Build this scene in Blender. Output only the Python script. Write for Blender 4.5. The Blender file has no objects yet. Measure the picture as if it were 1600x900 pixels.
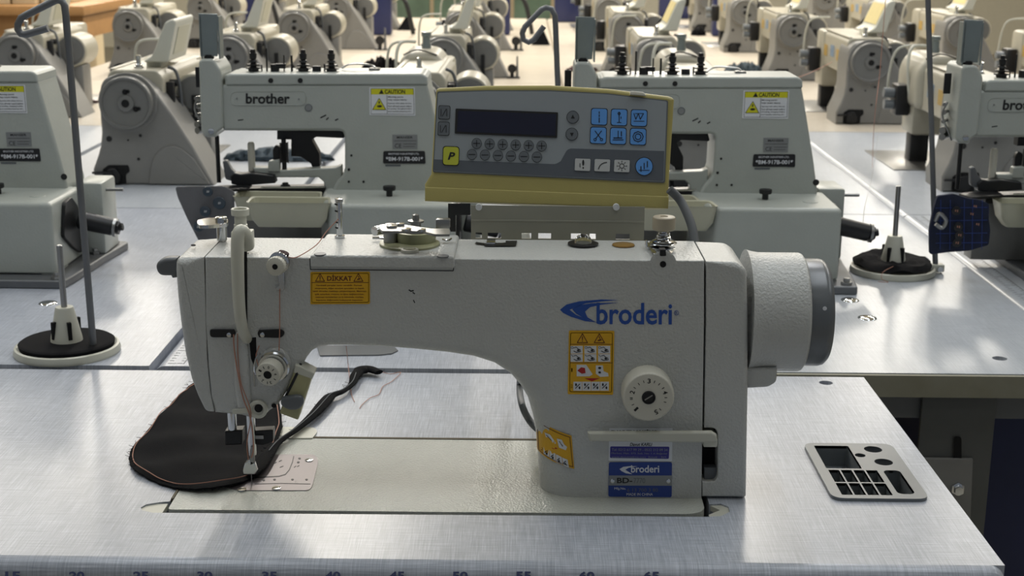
import bpy, bmesh, math, random
from mathutils import Vector, Matrix
random.seed(7)
C = bpy.context.scene.collection
PI = math.pi

# ------------------------------------------------------------------ camera, world, light
# table tops are z = 0; the floor is at z = -0.78; units are metres
FPX, YAW, PITCH, ROLL, CAMH = 2201.45, .0067, .2521, .0076, .4868
cy_, sy_ = math.cos(YAW), math.sin(YAW); cp_, sp_ = math.cos(PITCH), math.sin(PITCH)
CF = Vector((-sy_*cp_, cy_*cp_, -sp_)); r0 = Vector((cy_, sy_, 0)); u0 = r0.cross(CF)
CR = math.cos(ROLL)*r0 + math.sin(ROLL)*u0; CU = -math.sin(ROLL)*r0 + math.cos(ROLL)*u0
CO = Vector((0, 0, CAMH))
cam = bpy.data.cameras.new('camera'); camo = bpy.data.objects.new('camera', cam); C.objects.link(camo)
cam.sensor_width = 36; cam.lens = 36*FPX/1600; cam.clip_start = .05; cam.clip_end = 100
m = Matrix((CR, CU, -CF)).transposed().to_4x4(); m.translation = CO
camo.matrix_world = m
cam.dof.use_dof = True; cam.dof.focus_distance = 1.22; cam.dof.aperture_fstop = 16.0
S = bpy.context.scene; S.camera = camo
S.view_settings.view_transform = 'Standard'; S.view_settings.look = 'None'
S.view_settings.gamma = 1; S.view_settings.use_curve_mapping = False
S.view_settings.exposure = 0.0
w = bpy.data.worlds.new('room_light'); S.world = w; w.use_nodes = True
w.node_tree.nodes['Background'].inputs[0].default_value = (.80, .88, 1.0, 1)
w.node_tree.nodes['Background'].inputs[1].default_value = .18

def area(loc, sx, sy, power, col, rot=(0, 0, 0)):
    l = bpy.data.lights.new('ceiling_tube', 'AREA'); l.shape = 'RECTANGLE'; l.size = sx; l.size_y = sy
    l.energy = power; l.color = col
    o = bpy.data.objects.new('ceiling_tube', l); C.objects.link(o); o.location = loc; o.rotation_euler = rot
    return o
# rows of ceiling tubes running away from the camera; cool near, warm far
for xx in (-2.4, -.8, .8, 2.4):
    for k, yy in enumerate((1.3, 3.3, 5.3, 7.3, 9.3)):
        area((xx, yy, 2.1), .14, 1.3, (10, 15, 30, 42, 52)[k], ((.88, .94, 1) if yy < 2 else (.96, .97, 1) if yy < 4 else (1, .94, .84)))
area((0, -.4, 2.1), 2.2, .3, 3, (.9, .95, 1))

# ------------------------------------------------------------------ picture measurements -> points on real planes
def ray(x, y): return CF + CR*((x-800)/FPX) - CU*((y-450)/FPX)
class PL:
    def __init__(s, p0, n, ex, ey): s.p0, s.n, s.ex, s.ey = Vector(p0), Vector(n), Vector(ex), Vector(ey)
    def at(s, x, y, off=0):
        d = ray(x, y); p = s.p0 + s.n*off
        return CO + d*((p-CO).dot(s.n)/d.dot(s.n))
    def uv(s, x, y, off=0):
        q = s.at(x, y, off)-s.p0; return (q.dot(s.ex), q.dot(s.ey))
    def p3(s, u, v, off=0): return s.p0 + s.ex*u + s.ey*v + s.n*off
def VY(Y): return PL((0, Y, 0), (0, -1, 0), (1, 0, 0), (0, 0, 1))
def GZ(z): return PL((0, 0, z), (0, 0, 1), (1, 0, 0), (0, 1, 0))
def V(x, y, Y): return VY(Y).at(x, y)
def G(x, y, z=0): return GZ(z).at(x, y)

# ------------------------------------------------------------------ materials
def lin(h):
    if isinstance(h, str):
        h = [int(h[i:i+2], 16)/255 for i in (0, 2, 4)]
    return tuple((c/12.92 if c <= .04045 else ((c+.055)/1.055)**2.4) for c in h)+(1,)
def mat(name, col, rough=.5, metal=0, bump=0, bscale=400, var=.06, vscale=30, spec=.5, coat=0, col2=None, emis=0):
    m = bpy.data.materials.new(name); m.use_nodes = True; nt = m.node_tree; N = nt.nodes; b = N['Principled BSDF']
    tc = N.new('ShaderNodeTexCoord'); no = N.new('ShaderNodeTexNoise'); no.inputs['Scale'].default_value = vscale; no.inputs['Detail'].default_value = 4
    nt.links.new(tc.outputs['Object'], no.inputs['Vector'])
    mx = N.new('ShaderNodeMix'); mx.data_type = 'RGBA'
    c = lin(col); c2 = lin(col2) if col2 else tuple(v*(1-var*2) for v in c[:3])+(1,)
    c1 = c if col2 else tuple(min(1, v*(1+var)) for v in c[:3])+(1,)
    mx.inputs[6].default_value = c1; mx.inputs[7].default_value = c2
    nt.links.new(no.outputs['Fac'], mx.inputs[0]); nt.links.new(mx.outputs[2], b.inputs['Base Color'])
    b.inputs['Roughness'].default_value = rough; b.inputs['Metallic'].default_value = metal
    b.inputs['Specular IOR Level'].default_value = spec; b.inputs['Coat Weight'].default_value = coat
    if bump:
        n2 = N.new('ShaderNodeTexNoise'); n2.inputs['Scale'].default_value = bscale; n2.inputs['Detail'].default_value = 2
        nt.links.new(tc.outputs['Object'], n2.inputs['Vector'])
        bp = N.new('ShaderNodeBump'); bp.inputs['Strength'].default_value = bump; bp.inputs['Distance'].default_value = .001
        nt.links.new(n2.outputs['Fac'], bp.inputs['Height']); nt.links.new(bp.outputs['Normal'], b.inputs['Normal'])
    if emis:
        b.inputs['Emission Color'].default_value = c; b.inputs['Emission Strength'].default_value = emis
    return m
M = {}
def mk(key, *a, **k): M[key] = mat(key, *a, **k)
mk('crinkle_cream_paint', 'bcbdb9', .34, bump=.95, bscale=420, var=.03)
mk('crinkle_bed_paint', 'b9bbb2', .24, bump=.9, bscale=520, var=.03)
mk('smooth_cream_plastic', 'c3c2b4', .4, var=.03)
mk('green_white_paint', 'a9ada6', .36, bump=.25, bscale=300, var=.04)
mk('cast_grey_paint', '7b7a76', .42, bump=.2, bscale=200, var=.06)
mk('arm_cream_paint', 'aea998', .36, bump=.15, var=.05)
mk('flywheel_grey', '72726f', .4, metal=.2, var=.05)
mk('steel', '9a9a98', .32, metal=.9, var=.08)
mk('dull_steel', '77797b', .5, metal=.7, var=.1)
mk('throat_steel', '807a7b', .42, metal=.6, var=.05)
mk('chrome', 'd0d2d4', .12, metal=1, var=.02)
mk('blackened_steel', '2b2b2c', .4, metal=.5, var=.1)
mk('black_plastic', '18191b', .42, var=.1)
mk('grey_plastic', '5d6062', .45, var=.05)
mk('motor_grey', '63676a', .3, var=.04)
mk('tray_grey', '6e7376', .35, var=.04)
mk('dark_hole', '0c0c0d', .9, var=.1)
mk('felt_black', '111114', .95, spec=.2, bump=.5, bscale=1500, var=.2)
mk('knob_cream', 'c9c6b8', .4, var=.03)
mk('knob_tan', 'a59b86', .45, var=.04)
mk('bin_cream', 'b8b6a0', .38, var=.04)
mk('olive_plastic', '9a9a78', .4, var=.05)
mk('sticker_amber', 'b99a55', .5, var=.15, vscale=80)
mk('sticker_pale_blue', '7f93a8', .5, var=.15, vscale=80)
mk('lamp_yellow', 'a8a47c', .35, var=.06)
mk('rail_blue_grey', '87908f', .35, metal=.5, var=.08)
mk('amber', '8e6f3c', .2, var=.05)
mk('sticker_yellow', 'd9a514', .45, var=.03)
mk('sticker_lemon', 'cfcb1e', .45, var=.03)
mk('sticker_white', 'd6d8da', .45, var=.02)
mk('sticker_silver', '8f9190', .35, metal=.5, var=.05)
mk('plate_blue', '1d3a86', .35, var=.04)
mk('ink_blue', '1c4a9c', .4, var=.02)
mk('ink_violet', '322e86', .4, var=.03)
mk('ink_black', '131313', .5, var=.02)
mk('ink_grey', '5f6366', .5, var=.02)
mk('ink_white', 'd8dade', .4, var=.02)
mk('ink_brown', '5e2b08', .5, var=.02)
mk('ink_red', 'a81f1c', .45, var=.02)
mk('plate_black', '151518', .35, var=.05)
mk('panel_beige', 'a59a5c', .42, bump=.1, bscale=900, var=.04)
mk('panel_face_light', '8d9396', .4, var=.02)
mk('panel_face_dark', '565b61', .4, var=.02)
mk('key_grey', '63686c', .4, var=.03)
mk('key_blue', '5a94d6', .4, var=.03)
mk('key_green', 'b4b83a', .4, var=.03)
mk('key_white', 'b8bab8', .4, var=.02)
mk('display_glass', '15162c', .12, var=.15, coat=.3)
mk('bracket_grey', '98978a', .45, var=.05)
mk('cable_grey', '55585a', .5, var=.05)
mk('fabric_black', '090a0e', .9, bump=.5, bscale=1400, var=.15, vscale=60, spec=.15)
mk('fabric_navy', '17203a', .85, bump=.8, bscale=1200, var=.3, vscale=50)
mk('fabric_grey', '6a6a6c', .85, bump=.6, bscale=1200, var=.12, vscale=40)
mk('fabric_slate', '46535c', .85, bump=.8, bscale=900, var=.25, vscale=50)
mk('fabric_maroon', '3a1c20', .9, bump=.8, bscale=900, var=.25)
mk('ruler_ink', '14204c', .5, var=.05)
mk('thread_salmon', 'ad7c68', .6, var=.05)
mk('thread_white', 'cfcfcf', .6, var=.05)
mk('button_blue', '39454f', .25, var=.1)
mk('wood', 'a67c4c', .5, var=.15, vscale=12)
mk('carton_cream', 'c9b898', .6, var=.06)
mk('navy_metal', '1b2450', .4, var=.08)
mk('paper_yellow', 'dccb8c', .6, var=.08, vscale=60)
mk('floor_paint', 'b8b2a4', .5, var=.1, vscale=3)
mk('wall_paint', 'dedaca', .7, var=.04)
mk('table_frame', '5a5b58', .5, metal=.3, var=.1)
mk('board_edge', '8e8e80', .6, var=.16, vscale=25, col2='75705c')
mk('window_glass', '7f9a86', .15, var=.25, vscale=6)
mk('brown_gasket', '6a6250', .8, bump=.8, bscale=900, var=.2)

def laminate(name, base, dark, light, edge=False):
    m = bpy.data.materials.new(name); m.use_nodes = True; nt = m.node_tree; N = nt.nodes; b = N['Principled BSDF']
    tc = N.new('ShaderNodeTexCoord')
    def band(sx, sy, rz):
        mp = N.new('ShaderNodeMapping'); mp.inputs['Scale'].default_value = (sx, sy, 1); mp.inputs['Rotation'].default_value = (0, 0, rz)
        no = N.new('ShaderNodeTexNoise'); no.inputs['Scale'].default_value = 1; no.inputs['Detail'].default_value = 3; no.inputs['Roughness'].default_value = .7
        nt.links.new(tc.outputs['Object'], mp.inputs[0]); nt.links.new(mp.outputs[0], no.inputs['Vector']); return no
    a = band(900, 22, .02); c = band(22, 1100, -.02); d = band(6, 6, 0)
    ad = N.new('ShaderNodeMath'); ad.operation = 'ADD'; nt.links.new(a.outputs['Fac'], ad.inputs[0]); nt.links.new(c.outputs['Fac'], ad.inputs[1])
    a2 = N.new('ShaderNodeMath'); a2.operation = 'MULTIPLY_ADD'; nt.links.new(d.outputs['Fac'], a2.inputs[0]); a2.inputs[1].default_value = .25
    nt.links.new(ad.outputs[0], a2.inputs[2])
    rp = N.new('ShaderNodeValToRGB'); E = rp.color_ramp.elements
    mr = N.new('ShaderNodeMapRange'); mr.inputs[1].default_value = .78; mr.inputs[2].default_value = 1.45
    nt.links.new(a2.outputs[0], mr.inputs[0]); nt.links.new(mr.outputs[0], rp.inputs[0])
    E[0].position = .1; E[0].color = lin(dark); E[1].position = .95; E[1].color = lin(light)
    e = E.new(.5); e.color = lin(base)
    nt.links.new(rp.outputs[0], b.inputs['Base Color'])
    b.inputs['Roughness'].default_value = .3; b.inputs['Specular IOR Level'].default_value = .5
    M[name] = m
laminate('linen_laminate', 'a5aab3', '8c919b', 'c6cad3')
laminate('pale_laminate', 'abb0b6', '9ba0a7', 'bfc3c9')
laminate('warm_laminate', 'c0b7a8', 'aca394', 'd6cec0')

# ------------------------------------------------------------------ mesh builder
_txt = {}
def text_mesh(s, bold):
    k = (s, bold)
    if k not in _txt:
        c = bpy.data.curves.new('t', 'FONT'); c.body = s; c.size = 1; c.resolution_u = 3; c.offset = bold; c.fill_mode = 'FRONT'
        o = bpy.data.objects.new('t', c)
        C.objects.link(o); dg = bpy.context.evaluated_depsgraph_get(); me = bpy.data.meshes.new_from_object(o.evaluated_get(dg))
        vs = [tuple(v.co) for v in me.vertices]; fs = [tuple(p.vertices) for p in me.polygons]
        bpy.data.objects.remove(o); bpy.data.meshes.remove(me)
        xs = [v[0] for v in vs] or [0, 1]; ys = [v[1] for v in vs] or [0, 1]
        x0, x1, y0, y1 = min(xs), max(xs), min(ys), max(ys)
        _txt[k] = ([((v[0]-x0)/max(1e-6, x1-x0), (v[1]-y0)/max(1e-6, y1-y0)) for v in vs], fs)
    return _txt[k]
def fil(pts, r=0, n=4):
    """round the corners of a closed outline; a point may carry its own radius"""
    out = []; L = len(pts)
    for i in range(L):
        p = pts[i]; rr = p[2] if len(p) > 2 else r
        if rr <= 0: out.append((p[0], p[1])); continue
        a = pts[i-1]; b = pts[(i+1) % L]
        va = Vector((a[0]-p[0], a[1]-p[1])); vb = Vector((b[0]-p[0], b[1]-p[1]))
        ra = min(rr, va.length*.49); rb = min(rr, vb.length*.49)
        A = Vector((p[0], p[1]))+va.normalized()*ra; B = Vector((p[0], p[1]))+vb.normalized()*rb; Pp = Vector((p[0], p[1]))
        for k in range(n+1):
            t = k/n; q = A*(1-t)**2 + Pp*2*t*(1-t) + B*t*t; out.append((q.x, q.y))
    return out
def catmull(pts, n=6, closed=False):
    P = [Vector(p) for p in pts]; L = len(P); out = []
    for i in range(L if closed else L-1):
        if closed: a, b, c, d = P[i-1], P[i], P[(i+1) % L], P[(i+2) % L]
        else: a, b, c, d = P[max(0, i-1)], P[i], P[i+1], P[min(L-1, i+2)]
        for k in range(n):
            t = k/n
            out.append(.5*((2*b)+(c-a)*t+(2*a-5*b+4*c-d)*t*t+(3*b-a-3*c+d)*t**3))
    if not closed: out.append(P[-1].copy())
    return out
def circ(cx, cy, rx, ry=None, n=24, rot=0):
    ry = rx if ry is None else ry; o = []
    for k in range(n):
        a = 2*PI*k/n; x, y = rx*math.cos(a), ry*math.sin(a)
        o.append((cx+x*math.cos(rot)-y*math.sin(rot), cy+x*math.sin(rot)+y*math.cos(rot)))
    return o
class MB:
    def __init__(s): s.v = []; s.f = []
    def add(s, vs, fs):
        b = len(s.v); s.v += [tuple(v) for v in vs]; s.f += [tuple(i+b for i in f) for f in fs]; return s
    def box(s, x0, x1, y0, y1, z0, z1, bev=0, mtx=None, seg=2):
        bm = bmesh.new(); bmesh.ops.create_cube(bm, size=1)
        for v in bm.verts:
            v.co = Vector((x0+(v.co.x+.5)*(x1-x0), y0+(v.co.y+.5)*(y1-y0), z0+(v.co.z+.5)*(z1-z0)))
        if bev: bmesh.ops.bevel(bm, geom=list(bm.edges), offset=bev, segments=seg, affect='EDGES', profile=.5)
        if mtx: bm.transform(mtx)
        bm.verts.index_update()
        s.add([v.co for v in bm.verts], [[v.index for v in f.verts] for f in bm.faces]); bm.free(); return s
    def lathe(s, prof, o, ax=(0, 0, 1), n=24, teeth=0, tr=0):
        ax = Vector(ax).normalized(); t = Vector((1, 0, 0)) if abs(ax.x) < .9 else Vector((0, 1, 0))
        e1 = ax.cross(t).normalized(); e2 = ax.cross(e1); o = Vector(o); vs = []; fs = []
        for (r, h) in prof:
            for k in range(n):
                a = 2*PI*k/n; rr = r*(1-(tr if teeth and (k % 2) else 0))
                vs.append(o+ax*h+(e1*math.cos(a)+e2*math.sin(a))*rr)
        L = len(prof)
        for i in range(L-1):
            for k in range(n):
                fs.append((i*n+k, i*n+(k+1) % n, (i+1)*n+(k+1) % n, (i+1)*n+k))
        fs.append(tuple(range(n))[::-1]); fs.append(tuple((L-1)*n+k for k in range(n)))
        return s.add(vs, fs)
    def cyl(s, a, b, r, r2=None, n=16, ch=0):
        a, b = Vector(a), Vector(b); d = b-a; r2 = r if r2 is None else r2; L = d.length
        p = [(r-ch, 0), (r, ch), (r2, L-ch), (r2-ch, L)] if ch else [(r, 0), (r2, L)]
        return s.lathe(p, a, d, n)
    def tube(s, pts, r, n=8, smooth=5, flat=1):
        P = catmull(pts, smooth) if smooth else [Vector(p) for p in pts]
        up = Vector((0, 0, 1)); vs = []; fs = []; e = None
        for i, p in enumerate(P):
            t = (P[min(i+1, len(P)-1)]-P[max(0, i-1)]).normalized()
            if e is None:
                e = t.cross(Vector((0, 0, 1)) if abs(t.z) < .9 else Vector((0, 1, 0))).normalized()
            e = (e-t*e.dot(t)).normalized(); g = t.cross(e)
            rr = r(i/(len(P)-1)) if callable(r) else r
            for k in range(n):
                a = 2*PI*k/n; vs.append(p+e*math.cos(a)*rr+g*math.sin(a)*rr*flat)
        for i in range(len(P)-1):
            for k in range(n): fs.append((i*n+k, i*n+(k+1) % n, (i+1)*n+(k+1) % n, (i+1)*n+k))
        fs.append(tuple(range(n))[::-1]); fs.append(tuple((len(P)-1)*n+k for k in range(n)))
        return s.add(vs, fs)
    def poly(s, pl, pts, off=0, th=.0003, fillet=0):
        P = fil(pts, fillet) if fillet or any(len(p) > 2 for p in pts) else pts
        top = [pl.at(x, y, off+th) for x, y in P]; n = len(P)
        bot = [p-pl.n*th for p in top]
        ar = sum((top[i]-top[0]).cross(top[(i+1) % n]-top[0]).dot(pl.n) for i in range(n))
        f = [tuple(range(n))]+[(i, i+n, (i+1) % n+n, (i+1) % n) for i in range(n)]
        if ar < 0: f = [q[::-1] for q in f]
        return s.add(top+bot, f)
    def line(s, pl, pts, wpx, off=0, th=.0002, closed=False):
        """a stroke of even width on a plane"""
        P = [Vector(p[:2]) for p in pts]
        rng = range(len(P) if closed else len(P)-1)
        for i in rng:
            a, b = P[i], P[(i+1) % len(P)]; d = (b-a)
            if d.length < 1e-6: continue
            d.normalize(); nn = Vector((-d.y, d.x))*wpx/2; e = d*wpx*.25
            s.poly(pl, [tuple(a-e+nn), tuple(b+e+nn), tuple(b+e-nn), tuple(a-e-nn)], off, th)
        return s
    def text(s, t, pl, bl, br, h, off=0, bold=0, upv=None, shear=0):
        vs, fs = text_mesh(t, bold); bl = Vector(bl); br = Vector(br); d = br-bl
        up = Vector((d.y, -d.x)).normalized()*h if upv is None else Vector(upv)
        out = []
        for (u, v) in vs:
            p = bl+d*u+up*v+d.normalized()*shear*v*h; out.append(pl.at(p.x, p.y, off))
        return s.add(out, fs)
    def puff(s, pl, pts, r=.004, depth=.02, off=0, fillet=0, uvp=None, seg=5, back=.0015, rf=None):
        """solid with the outline pts (picture measurements on the plane) whose front edge is rounded by r"""
        if uvp is None:
            P = fil(pts, fillet) if fillet or any(len(p) > 2 for p in pts) else [tuple(p) for p in pts]
            R = [(rf(x, y) if rf else r) for x, y in P]
            U = [pl.uv(x, y, off-R[i]) for i, (x, y) in enumerate(P)]
        else:
            U = fil(uvp, fillet) if fillet or any(len(p) > 2 for p in uvp) else [tuple(p) for p in uvp]
            R = [(rf(x, y) if rf else r) for x, y in U]
        ar = sum(U[i-1][0]*U[i][1]-U[i][0]*U[i-1][1] for i in range(len(U)))
        if ar < 0: U = U[::-1]; R = R[::-1]
        n = len(U); nin = []
        for i in range(n):
            p = Vector(U[i]); a = (p-Vector(U[i-1])); b = (Vector(U[(i+1) % n])-p)
            if a.length < 1e-9: a = b
            if b.length < 1e-9: b = a
            a.normalize(); b.normalize()
            na = Vector((-a.y, a.x)); nb = Vector((-b.y, b.x)); q = na+nb
            if q.length < .2: q = na
            q = q.normalized(); q = q/max(.5, q.dot(na)); nin.append(q)
        fin = [Vector(U[i])+nin[i]*R[i] for i in range(n)]
        for _ in range(12):          # where the inset outline folds over itself, draw its points together
            bad = False
            for i in range(n):
                j = (i+1) % n; e = Vector(U[j])-Vector(U[i])
                if (fin[j]-fin[i]).dot(e) < -1e-12:
                    m_ = (fin[i]+fin[j])/2; fin[i] = m_.copy(); fin[j] = m_.copy()+e*1e-4; bad = True
            if not bad: break
        rings = []
        for k in range(seg+1):
            t = k/seg*PI/2; ring = []
            for i in range(n):
                q = Vector(U[i]).lerp(fin[i], 1-math.cos(t)); ring.append(pl.p3(q.x, q.y, off-R[i]*(1-math.sin(t))))
            rings.append(ring)
        b1 = [pl.p3(*U[i], off-depth+back) for i in range(n)]
        b2 = [pl.p3(*(Vector(U[i])+nin[i]*back), off-depth) for i in range(n)]
        rings = [b2, b1]+rings; vs = [v for rg in rings for v in rg]; fs = []
        for j in range(len(rings)-1):
            for i in range(n):
                fs.append((j*n+i, j*n+(i+1) % n, (j+1)*n+(i+1) % n, (j+1)*n+i))
        fs.append(tuple(range(n))[::-1]); fs.append(tuple((len(rings)-1)*n+i for i in range(n)))
        return s.add(vs, fs)
    def slab(s, loops, z0, z1):
        """flat board between z0 and z1; the first loop is the outline, the others are holes (x, y)"""
        c = bpy.data.curves.new('t', 'CURVE'); c.dimensions = '2D'; c.fill_mode = 'BOTH'; c.extrude = (z1-z0)/2
        for lp in loops:
            sp = c.splines.new('POLY'); sp.points.add(len(lp)-1); sp.use_cyclic_u = True
            for i, p in enumerate(lp): sp.points[i].co = (p[0], p[1], 0, 1)
        o = bpy.data.objects.new('t', c); C.objects.link(o)
        dg = bpy.context.evaluated_depsgraph_get(); me = bpy.data.meshes.new_from_object(o.evaluated_get(dg))
        s.add([(v.co.x, v.co.y, v.co.z+(z0+z1)/2) for v in me.vertices], [tuple(p.vertices) for p in me.polygons])
        bpy.data.objects.remove(o); bpy.data.meshes.remove(me); return s
    def build(s, name, m, parent=None, angle=38, label=None, shift=None):
        me = bpy.data.meshes.new(name); g = org(parent) if parent else Vector()
        if shift is not None: g = g-Vector(shift)
        me.from_pydata([(v[0]-g.x, v[1]-g.y, v[2]-g.z) for v in s.v], [], s.f); me.update()
        bm = bmesh.new(); bm.from_mesh(me); bmesh.ops.recalc_face_normals(bm, faces=bm.faces) if len(s.f) < 6000 else None
        bm.to_mesh(me); bm.free()
        me.polygons.foreach_set('use_smooth', [True]*len(me.polygons)); me.set_sharp_from_angle(angle=math.radians(angle))
        me.materials.append(M[m]); o = bpy.data.objects.new(name, me); C.objects.link(o)
        if any(len(f) > 12 for f in s.f):
            wn = o.modifiers.new('flat_caps', 'WEIGHTED_NORMAL'); wn.keep_sharp = True; wn.weight = 90
        if parent: o.parent = parent
        if label: o['label'] = label
        return o
def org(o):
    g = Vector()
    while o: g += o.location; o = o.parent
    return g
def thing(name, label, cat, loc=(0, 0, 0), group=None):
    o = bpy.data.objects.new(name, None); C.objects.link(o); o.empty_display_size = .02; o.location = loc
    return tag(o, label, cat, group)
def tag(o, label=None, cat=None, group=None, kind=None):
    if label: o['label'] = label
    if cat: o['category'] = cat
    if group: o['group'] = group
    if kind: o['kind'] = kind
    return o
def copy_tree(o, parent=None):
    c = o.copy(); C.objects.link(c); c.parent = parent
    for ch in list(o.children): copy_tree(ch, c)
    return c
def dup(o, loc, label):
    c = copy_tree(o); c.location = loc; c['label'] = label; return c
# ------------------------------------------------------------------ room shell
def struct(mb, name, m):
    o = mb.build(name, m); o['kind'] = 'structure'; return o
FLO = -.78
struct(MB().box(-9, 9, -3, 15, FLO-.1, FLO), 'floor', 'floor_paint')
struct(MB().box(-9, 9, 14.9, 15.1, FLO, 2.7), 'wall_back', 'wall_paint')
struct(MB().box(-9.1, -9, -3, 15, FLO, 2.7), 'wall_left', 'wall_paint')
struct(MB().box(9, 9.1, -3, 15, FLO, 2.7), 'wall_right', 'wall_paint')
struct(MB().box(-9.1, 9.1, -3, 15.1, 2.7, 2.8), 'ceiling', 'wall_paint')
for i, (xa, xb) in enumerate(((-1.35, -.55), (-.1, .7))):
    wf = MB()
    for a, b, c, d in ((xa-.05, xa, -.6, .9), (xb, xb+.05, -.6, .9), (xa, xb, .85, .9), (xa, xb, -.6, -.55), ((xa+xb)/2-.02, (xa+xb)/2+.02, -.55, .85)):
        wf.box(a, b, 14.82, 14.9, c, d)
    fr = struct(wf, 'window_%d' % (i+1), 'carton_cream')
    MB().box(xa, xb, 14.85, 14.88, -.55, .85).build('pane', 'window_glass', fr)

# ------------------------------------------------------------------ main work table
YF, YB, XR = 1.0141, 1.5045, .384; Y2GAP = 1.5165
bedloop = fil([(-.3035, 1.1143), (.1625, 1.1178), (.1655, 1.2955), (-.3035, 1.2955)], .006)
# recessed hinge corners reach outside the bed
bedloop = [(-.325, 1.1225), (-.3225, 1.1165), (-.312, 1.1115), (-.300, 1.1115), (.160, 1.1150), (.172, 1.1165), (.181, 1.1260), (.1815, 1.1370), (.1755, 1.1435), (.1655, 1.142), (.1655, 1.2965), (-.3035, 1.2965), (-.3035, 1.136), (-.312, 1.134), (-.322, 1.129)]
def rc(x0, x1, y0, y1, r): return fil([(x0, y0), (x1, y0), (x1, y1), (x0, y1)], r, 6)
trayloop = rc(.2790, .3553, 1.1560, 1.2830, .010)
hole = circ(.3375, 1.4834, .0075)
t = thing('sewing_table', 'light grey linen-patterned worktop with centimetre numbers along its edge, under the large machine', 'table', (-.3, 1.26, 0))
mb = MB().slab([[(-1.0, YF+.012), (XR-.012, YF+.012), (XR, YF+.012), (XR, YB), (-1.0, YB)], bedloop, trayloop, hole], -.026, 0)
nose = []
for k in range(7):
    a = k/6*PI/2; nose.append((YF+.012-.012*math.sin(a), -.012+.012*math.cos(a)))
nose += [(YF, -.026), (YF+.012, -.026)]
vs = [(x, y, z) for x in (-1.0, XR-.012) for y, z in nose]; n = len(nose)
mb.add(vs, [(i, i+1, n+i+1, n+i) for i in range(n-1)]+[tuple(range(n)), tuple(range(n, 2*n))[::-1]])
# rounded outer corner
vs = []; K = 5
for j in range(K+1):
    b = j/K*PI/2
    for k in range(7):
        a = k/6*PI/2; rr = .012*math.sin(a); vs.append((XR-.012+rr*math.sin(b), YF+.012-rr*math.cos(b), -.012+.012*math.cos(a)))
    vs.append((XR-.012+.012*math.sin(b), YF+.012-.012*math.cos(b), -.026))
mb.add(vs, [(j*8+i, j*8+i+1, (j+1)*8+i+1, (j+1)*8+i) for j in range(K) for i in range(7)])
top = mb.build('tabletop', 'linen_laminate', t)
nb = MB()
class NosePl:
    pass
npl = PL((0, YF+.0036, -.0036), (0, -.7071, .7071), (1, 0, 0), (0, .7071, .7071))
for k, sx in enumerate([20, 120, 220, 320, 421, 520, 620, 719, 818, 917, 1018]):
    nb.text(str(15+5*k), npl, (sx-12, 906), (sx+12, 906), 13, .0004, .035)
    for q in range(5):
        x = sx+q*19.9
        nb.poly(npl, [(x-.6, 914), (x+.6, 914), (x+.6, 920), (x-.6, 920)], .0004, .0001)
nb.build('ruler_print', 'ruler_ink', top)
MB().box(-1.0, XR-.01, YB+.0005, Y2GAP, -.026, -.006, .0005).build('rear_edge_strip', 'grey_plastic', t)
for x in (-.9, .3):
    MB().box(x-.03, x+.03, 1.1, 1.45, FLO+.0, FLO+.04, .004).box(x-.02, x+.02, 1.25, 1.31, FLO+.04, -.026, .002).build('leg', 'table_frame', t)
MB().slab([rc(-.31, .172, 1.108, 1.302, .004)], -.10, -.095).box(-.31, -.3055, 1.108, 1.302, -.1, -.0265).box(.1715, .176, 1.15, 1.302, -.1, -.0265).box(-.31, .17, 1.2985, 1.303, -.1, -.0265).build('drip_pan', 'dark_hole', t)
MB().lathe([(.0001, -.03), (.0105, -.03), (.0105, -.0265), (.0001, -.0265)], (.3375, 1.4834, 0)).build('hole_plug', 'dark_hole', t)
for (x, y, s) in ((-.3135, 1.1225, 1), (.1705, 1.1275, -1)):
    L = [(-.326, 1.1225), (-.3235, 1.1158), (-.313, 1.1108), (-.3045, 1.1108), (-.3045, 1.134), (-.313, 1.1335), (-.3228, 1.1285)] if s > 0 else [(.1625, 1.1155), (.172, 1.1168), (.1812, 1.1262), (.1816, 1.1368), (.1757, 1.143), (.1665, 1.1415), (.1735, 1.132), (.1625, 1.122)]
    MB().slab([L], -.006, -.0012).build('corner_rest', 'smooth_cream_plastic', t)

# plastic tray let into the table
t = thing('tool_tray', 'grey plastic organiser tray with small compartments let into the table right of the machine', 'tray', (.317, 1.22, 0))
XA, XB, YA, YD = .2745, .3598, 1.1515, 1.2875
cup = [(.3385, 1.2715, .0085), (.3225, 1.2555, .005), (.3405, 1.2385, .0085)]
slots = []
xs = [.2835, .2950, .3065, .3180, .3300]
for i in range(4):
    for (ya, yb) in ((1.1590, 1.1860), (1.1885, 1.2175)):
        slots.append(rc(xs[i]+.0008, xs[i+1]-.0008, ya, yb, .001))
big = rc(.2835, .3165, 1.2215, 1.2800, .002)
slot = rc(.3345, .3500, 1.1620, 1.2180, .006)
mb = MB().slab([rc(XA, XB, YA, YD, .012)]+slots+[big, slot]+[circ(x, y, r) for x, y, r in cup], .0002, .0030)
mb.build('rim', 'tray_grey', t)
mb = MB()
def well(mb, lp, zt, zb):
    n = len(lp); vs = [(x, y, zt) for x, y in lp]+[(x, y, zb) for x, y in lp]
    mb.add(vs, [(i, n+i, n+(i+1) % n, (i+1) % n) for i in range(n)]+[tuple(range(n, 2*n))])
for lp in slots: well(mb, lp, .003, -.010)
for lp in [big, slot]: well(mb, lp, .003, -.018)
for x, y, r in cup: well(mb, circ(x, y, r), .003, -.018)
mb.build('compartments', 'tray_grey', t)
mb = MB().box(.283, .3165, 1.2275, 1.2285, -.018, -.004)
mb.build('divider', 'tray_grey', t)

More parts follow.
